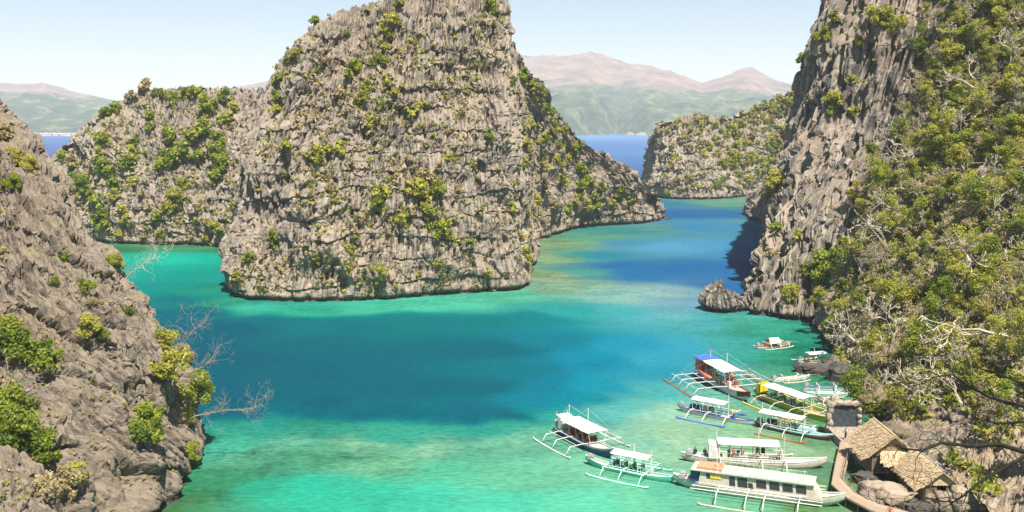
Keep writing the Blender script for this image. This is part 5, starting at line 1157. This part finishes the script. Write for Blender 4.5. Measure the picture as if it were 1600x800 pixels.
def person(loc, rz, label, shirt, trousers, sit=False, arms=.35):
    t = empty('person', loc, rz); tag(t, label, 'person')
    hip = .52 if sit else .93
    def P(x, y, z): return (x, y, z)
    s = hip; sh = s + .50
    J = [(P(0, 0, s), (.14, .11)), (P(0, 0, s + .22), (.13, .10)), (P(0, 0, sh - .06), (.16, .10)), (P(0, 0, sh + .06), (.055, .055)), (P(0, .01, sh + .16), (.075, .085)), (P(0, .015, sh + .26), (.08, .095)), (P(0, 0, sh + .34), (.05, .06))]
    E = [(i, i + 1) for i in range(6)]
    for sd in (1, -1):
        k = len(J)
        if sit: J += [(P(sd * .1, .02, s - .02), .085), (P(sd * .13, .42, s + .02), .06), (P(sd * .12, .46, s - .40), .045), (P(sd * .12, .58, s - .44), .035)]
        else: J += [(P(sd * .1, 0, s - .08), .085), (P(sd * .11, .02, s - .46), .058), (P(sd * .12, -.01, .09), .042), (P(sd * .13, .13, .04), .035)]
        E += [(0, k), (k, k + 1), (k + 1, k + 2), (k + 2, k + 3)]
        k = len(J); ax = arms
        J += [(P(sd * .19, 0, sh - .05), .055), (P(sd * (.22 + ax * .4), .0, sh - .30), .042), (P(sd * (.20 + ax * .9), .12, sh - .46), .030), (P(sd * (.20 + ax * 1.05), .17, sh - .53), .030)]
        E += [(2, k), (k, k + 1), (k + 1, k + 2), (k + 2, k + 3)]
        hx, hy, hz = J[k + 3][0]
        for q in range(5):                              # four fingers and a thumb, each its own chain
            b0 = len(J); off = (q - 1.5) * .018 if q < 4 else -.045 * sd
            ln = (.05, .06, .057, .045, .035)[q]
            J += [(P(hx + off * .9, hy + .03 - (.03 if q == 4 else 0), hz - .03), .009), (P(hx + off * 1.1, hy + .035 + ln * .4, hz - .03 - ln), .008)]
            E += [(k + 3, b0), (b0, b0 + 1)]
    skin_figure('body', J, E, SKIN, t)
    tor = [(P(0, 0, s - .03), (.165, .13)), (P(0, 0, s + .22), (.155, .12)), (P(0, 0, sh - .05), (.185, .12)), (P(0, 0, sh + .02), (.09, .08))]; e2 = [(0, 1), (1, 2), (2, 3)]
    for sd in (1, -1): k = len(tor); tor += [(P(sd * .2, 0, sh - .05), .075), (P(sd * (.22 + arms * .25), 0, sh - .22), .066)]; e2 += [(2, k), (k, k + 1)]
    skin_figure('shirt', tor, e2, shirt, t)
    tr = [(P(0, 0, s + .02), (.17, .14))]; e3 = []
    for sd in (1, -1):
        k = len(tr)
        tr += ([(P(sd * .1, .04, s - .02), .10), (P(sd * .13, .40, s + .02), .08)] if sit else [(P(sd * .1, 0, s - .10), .105), (P(sd * .11, .02, s - .46), .08), (P(sd * .12, 0, .2), .065)])
        e3 += [(0, k)] + [(k + i, k + i + 1) for i in range(1 if sit else 2)]
    skin_figure('trousers', tr, e3, trousers, t)
    skin_figure('hair', [(P(0, -.03, sh + .22), (.07, .075)), (P(0, -.015, sh + .31), (.088, .095)), (P(0, 0, sh + .37), (.05, .055))], [(0, 1), (1, 2)], HAIR, t)
    f = MB(); f.box((0, .10, sh + .20), (.022, .03, .04)); f.build('nose', SKIN, t)
    ey = MB(); ey.box((.03, .098, sh + .235), (.02, .012, .01)); ey.box((-.03, .098, sh + .235), (.02, .012, .01)); ey.box((0, .092, sh + .155), (.045, .012, .008)); ey.build('face_features', HAIR, t)
    return t
def people():
    p = on(1321, 686, 1.3); person(p, R(100), 'person in white shirt and dark trousers standing at the far end of the pier', P_WHITE, P_NAVY)
    p = on(1390, 812, 1.36); person(p, R(160), 'person in orange top at the bottom edge of the picture on the pier', P_ORANGE, P_DARK, arms=.2)
    p = on(1263, 567, .6); person(p, R(40), 'person in red top sitting in the small canopy boat by the shore rock', P_RED, P_NAVY, True)
    p = on(1258, 569, .6); person(p, R(-40), 'person in dark top sitting at the stern of the small canopy boat', P_DARK, P_NAVY, True)
def near_branches():
    # dark limbs of a tree that stands out of frame at the right, close to the camera
    rg = np.random.default_rng(8); D = 34.0
    t = empty('overhanging_tree', at(1690, 720, D)); o0 = at(1690, 720, D); tag(t, 'dark leafless branches reaching in from the right edge in front of the huts', 'tree')
    lines = [[(1690, 730, 34), (1600, 706, 34), (1560, 694, 33.6), (1520, 697, 33), (1470, 692, 32.6), (1440, 704, 32.2), (1405, 700, 32)],
             [(1690, 640, 35), (1600, 634, 34.6), (1575, 629, 34.2), (1545, 620, 34), (1515, 604, 33.6), (1488, 585, 33.3), (1455, 590, 33)],
             [(1690, 680, 35), (1600, 659, 34.6), (1560, 662, 34.3), (1530, 655, 34), (1500, 640, 33.6)],
             [(1690, 690, 33), (1600, 714, 32.8), (1560, 736, 32.6), (1530, 754, 32.3), (1505, 775, 32), (1490, 784, 31.8), (1462, 783, 31.6)],
             [(1690, 560, 36), (1600, 600, 35), (1560, 585, 34.8), (1520, 572, 34.5), (1490, 560, 34.2)]]
    tk = MB().tube([np.array((47, 30, 5)) - o0, np.array((33, 31, 22)) - o0, np.array((26, 33, 30)) - o0, at(1690, 690, 34) - o0], [.5, .34, .2, .12], 8); tk.build('trunk', M_BARK_SHADE, t, True)
    for i, ln in enumerate(lines):
        P_ = [Vector(at(*q) - o0) for q in ln]; mb = MB(); r0 = (.11, .085, .07, .08, .06)[i]
        mb.tube(P_, [r0 * (1 - .75 * j / (len(P_) - 1)) for j in range(len(P_))], 6)
        for j in range(1, len(P_)):
            for _ in range(3 if j > 1 else 1):
                tips = []; d = (P_[j] - P_[j - 1]).normalized() + Vector(rg.normal(0, .8, 3))
                branchy(rg, mb, tuple(P_[j] + (P_[j - 1] - P_[j]) * rg.uniform(0, .8)), d, rg.uniform(.5, 1.1), .022, 2, tips, .3, .5, .8, (1, 3), 3, .008, .0)
        mb.build('limb', M_BARK_SHADE, t, True)
def cliff_branches():
    # bare limbs leaning out from the foreground cliff over the water and across its face
    rg = np.random.default_rng(12)
    for lab, pts, r0, m_ in (('long pale bare branch reaching out over the water from the foreground cliff', [(305, 650, 128), (330, 645, 127), (350, 641, 127), (375, 640, 126.5), (400, 637, 126)], .16, M_BARK),
                             ('bare silvery tree on the foreground cliff edge below the upper bushes', [(262, 590, 131), (275, 560, 130.5), (288, 535, 130), (300, 518, 130), (312, 508, 130)], .15, M_BARK),
                             ('reddish bare branch on the foreground cliff edge beside the silvery tree', [(265, 585, 130), (290, 578, 129), (318, 574, 128.5), (330, 560, 128)], .13, M_BARK),
                             ('thick pale bare branch lying across the left of the foreground cliff', [(-10, 628, 105), (30, 614, 107), (62, 606, 109), (88, 614, 110), (112, 622, 111)], .22, M_BARK_PALE),
                             ('thin bare branches at the left edge above the large green bushes', [(-8, 570, 104), (25, 590, 106), (60, 600, 108), (70, 640, 108)], .14, M_BARK),
                             ('pale fallen branch at the bottom left corner', [(-8, 765, 93), (25, 778, 93.5), (48, 786, 94), (60, 800, 94)], .18, M_BARK),
                             ('thin leafless twigs at the upper edge of the foreground cliff', [(190, 440, 139), (212, 420, 138), (232, 408, 138), (245, 398, 138)], .09, M_BARK_PALE)):
        o0 = Vector(at(*pts[0])); P_ = [Vector(at(*q)) - o0 for q in pts]; mb = MB()
        r0 *= .62
        mb.tube([P_[0] - (P_[1] - P_[0]).normalized() * 1.5 + Vector((-.6, 0, -.6))] + P_, [r0] + [r0 * (1 - .7 * j / (len(P_) - 1)) for j in range(len(P_))], 6)
        for j in range(1, len(P_)):
            for _ in range(4):
                tips = []; d = (P_[j] - P_[j - 1]).normalized() + Vector(rg.normal(0, .55, 3))
                branchy(rg, mb, tuple(P_[j] + (P_[j - 1] - P_[j]) * rg.uniform(0, .8)), d, rg.uniform(1.0, 2.4), .038, 3, tips, .1, .45, .7, (2, 3), 3, .011, .08)
        o = link('bare_tree', mb.mesh('bare_tree', True), m_); o.location = o0; tag(o, lab, 'tree')
water(); mountains()
ISL = central_island(); MID = left_island(); RIS = right_island(); CLF = right_cliff(); HIL = hillside(); LCL = left_cliff(); HEAD = promontory(); sea_rock()
print('terrain', round(time.time() - T0, 1))
vegetation()
print('plants', round(time.time() - T0, 1))
canopy_boats(); small_boats(); pier(); huts(); people(); near_branches(); cliff_branches()
haze()
print('built', round(time.time() - T0, 1))
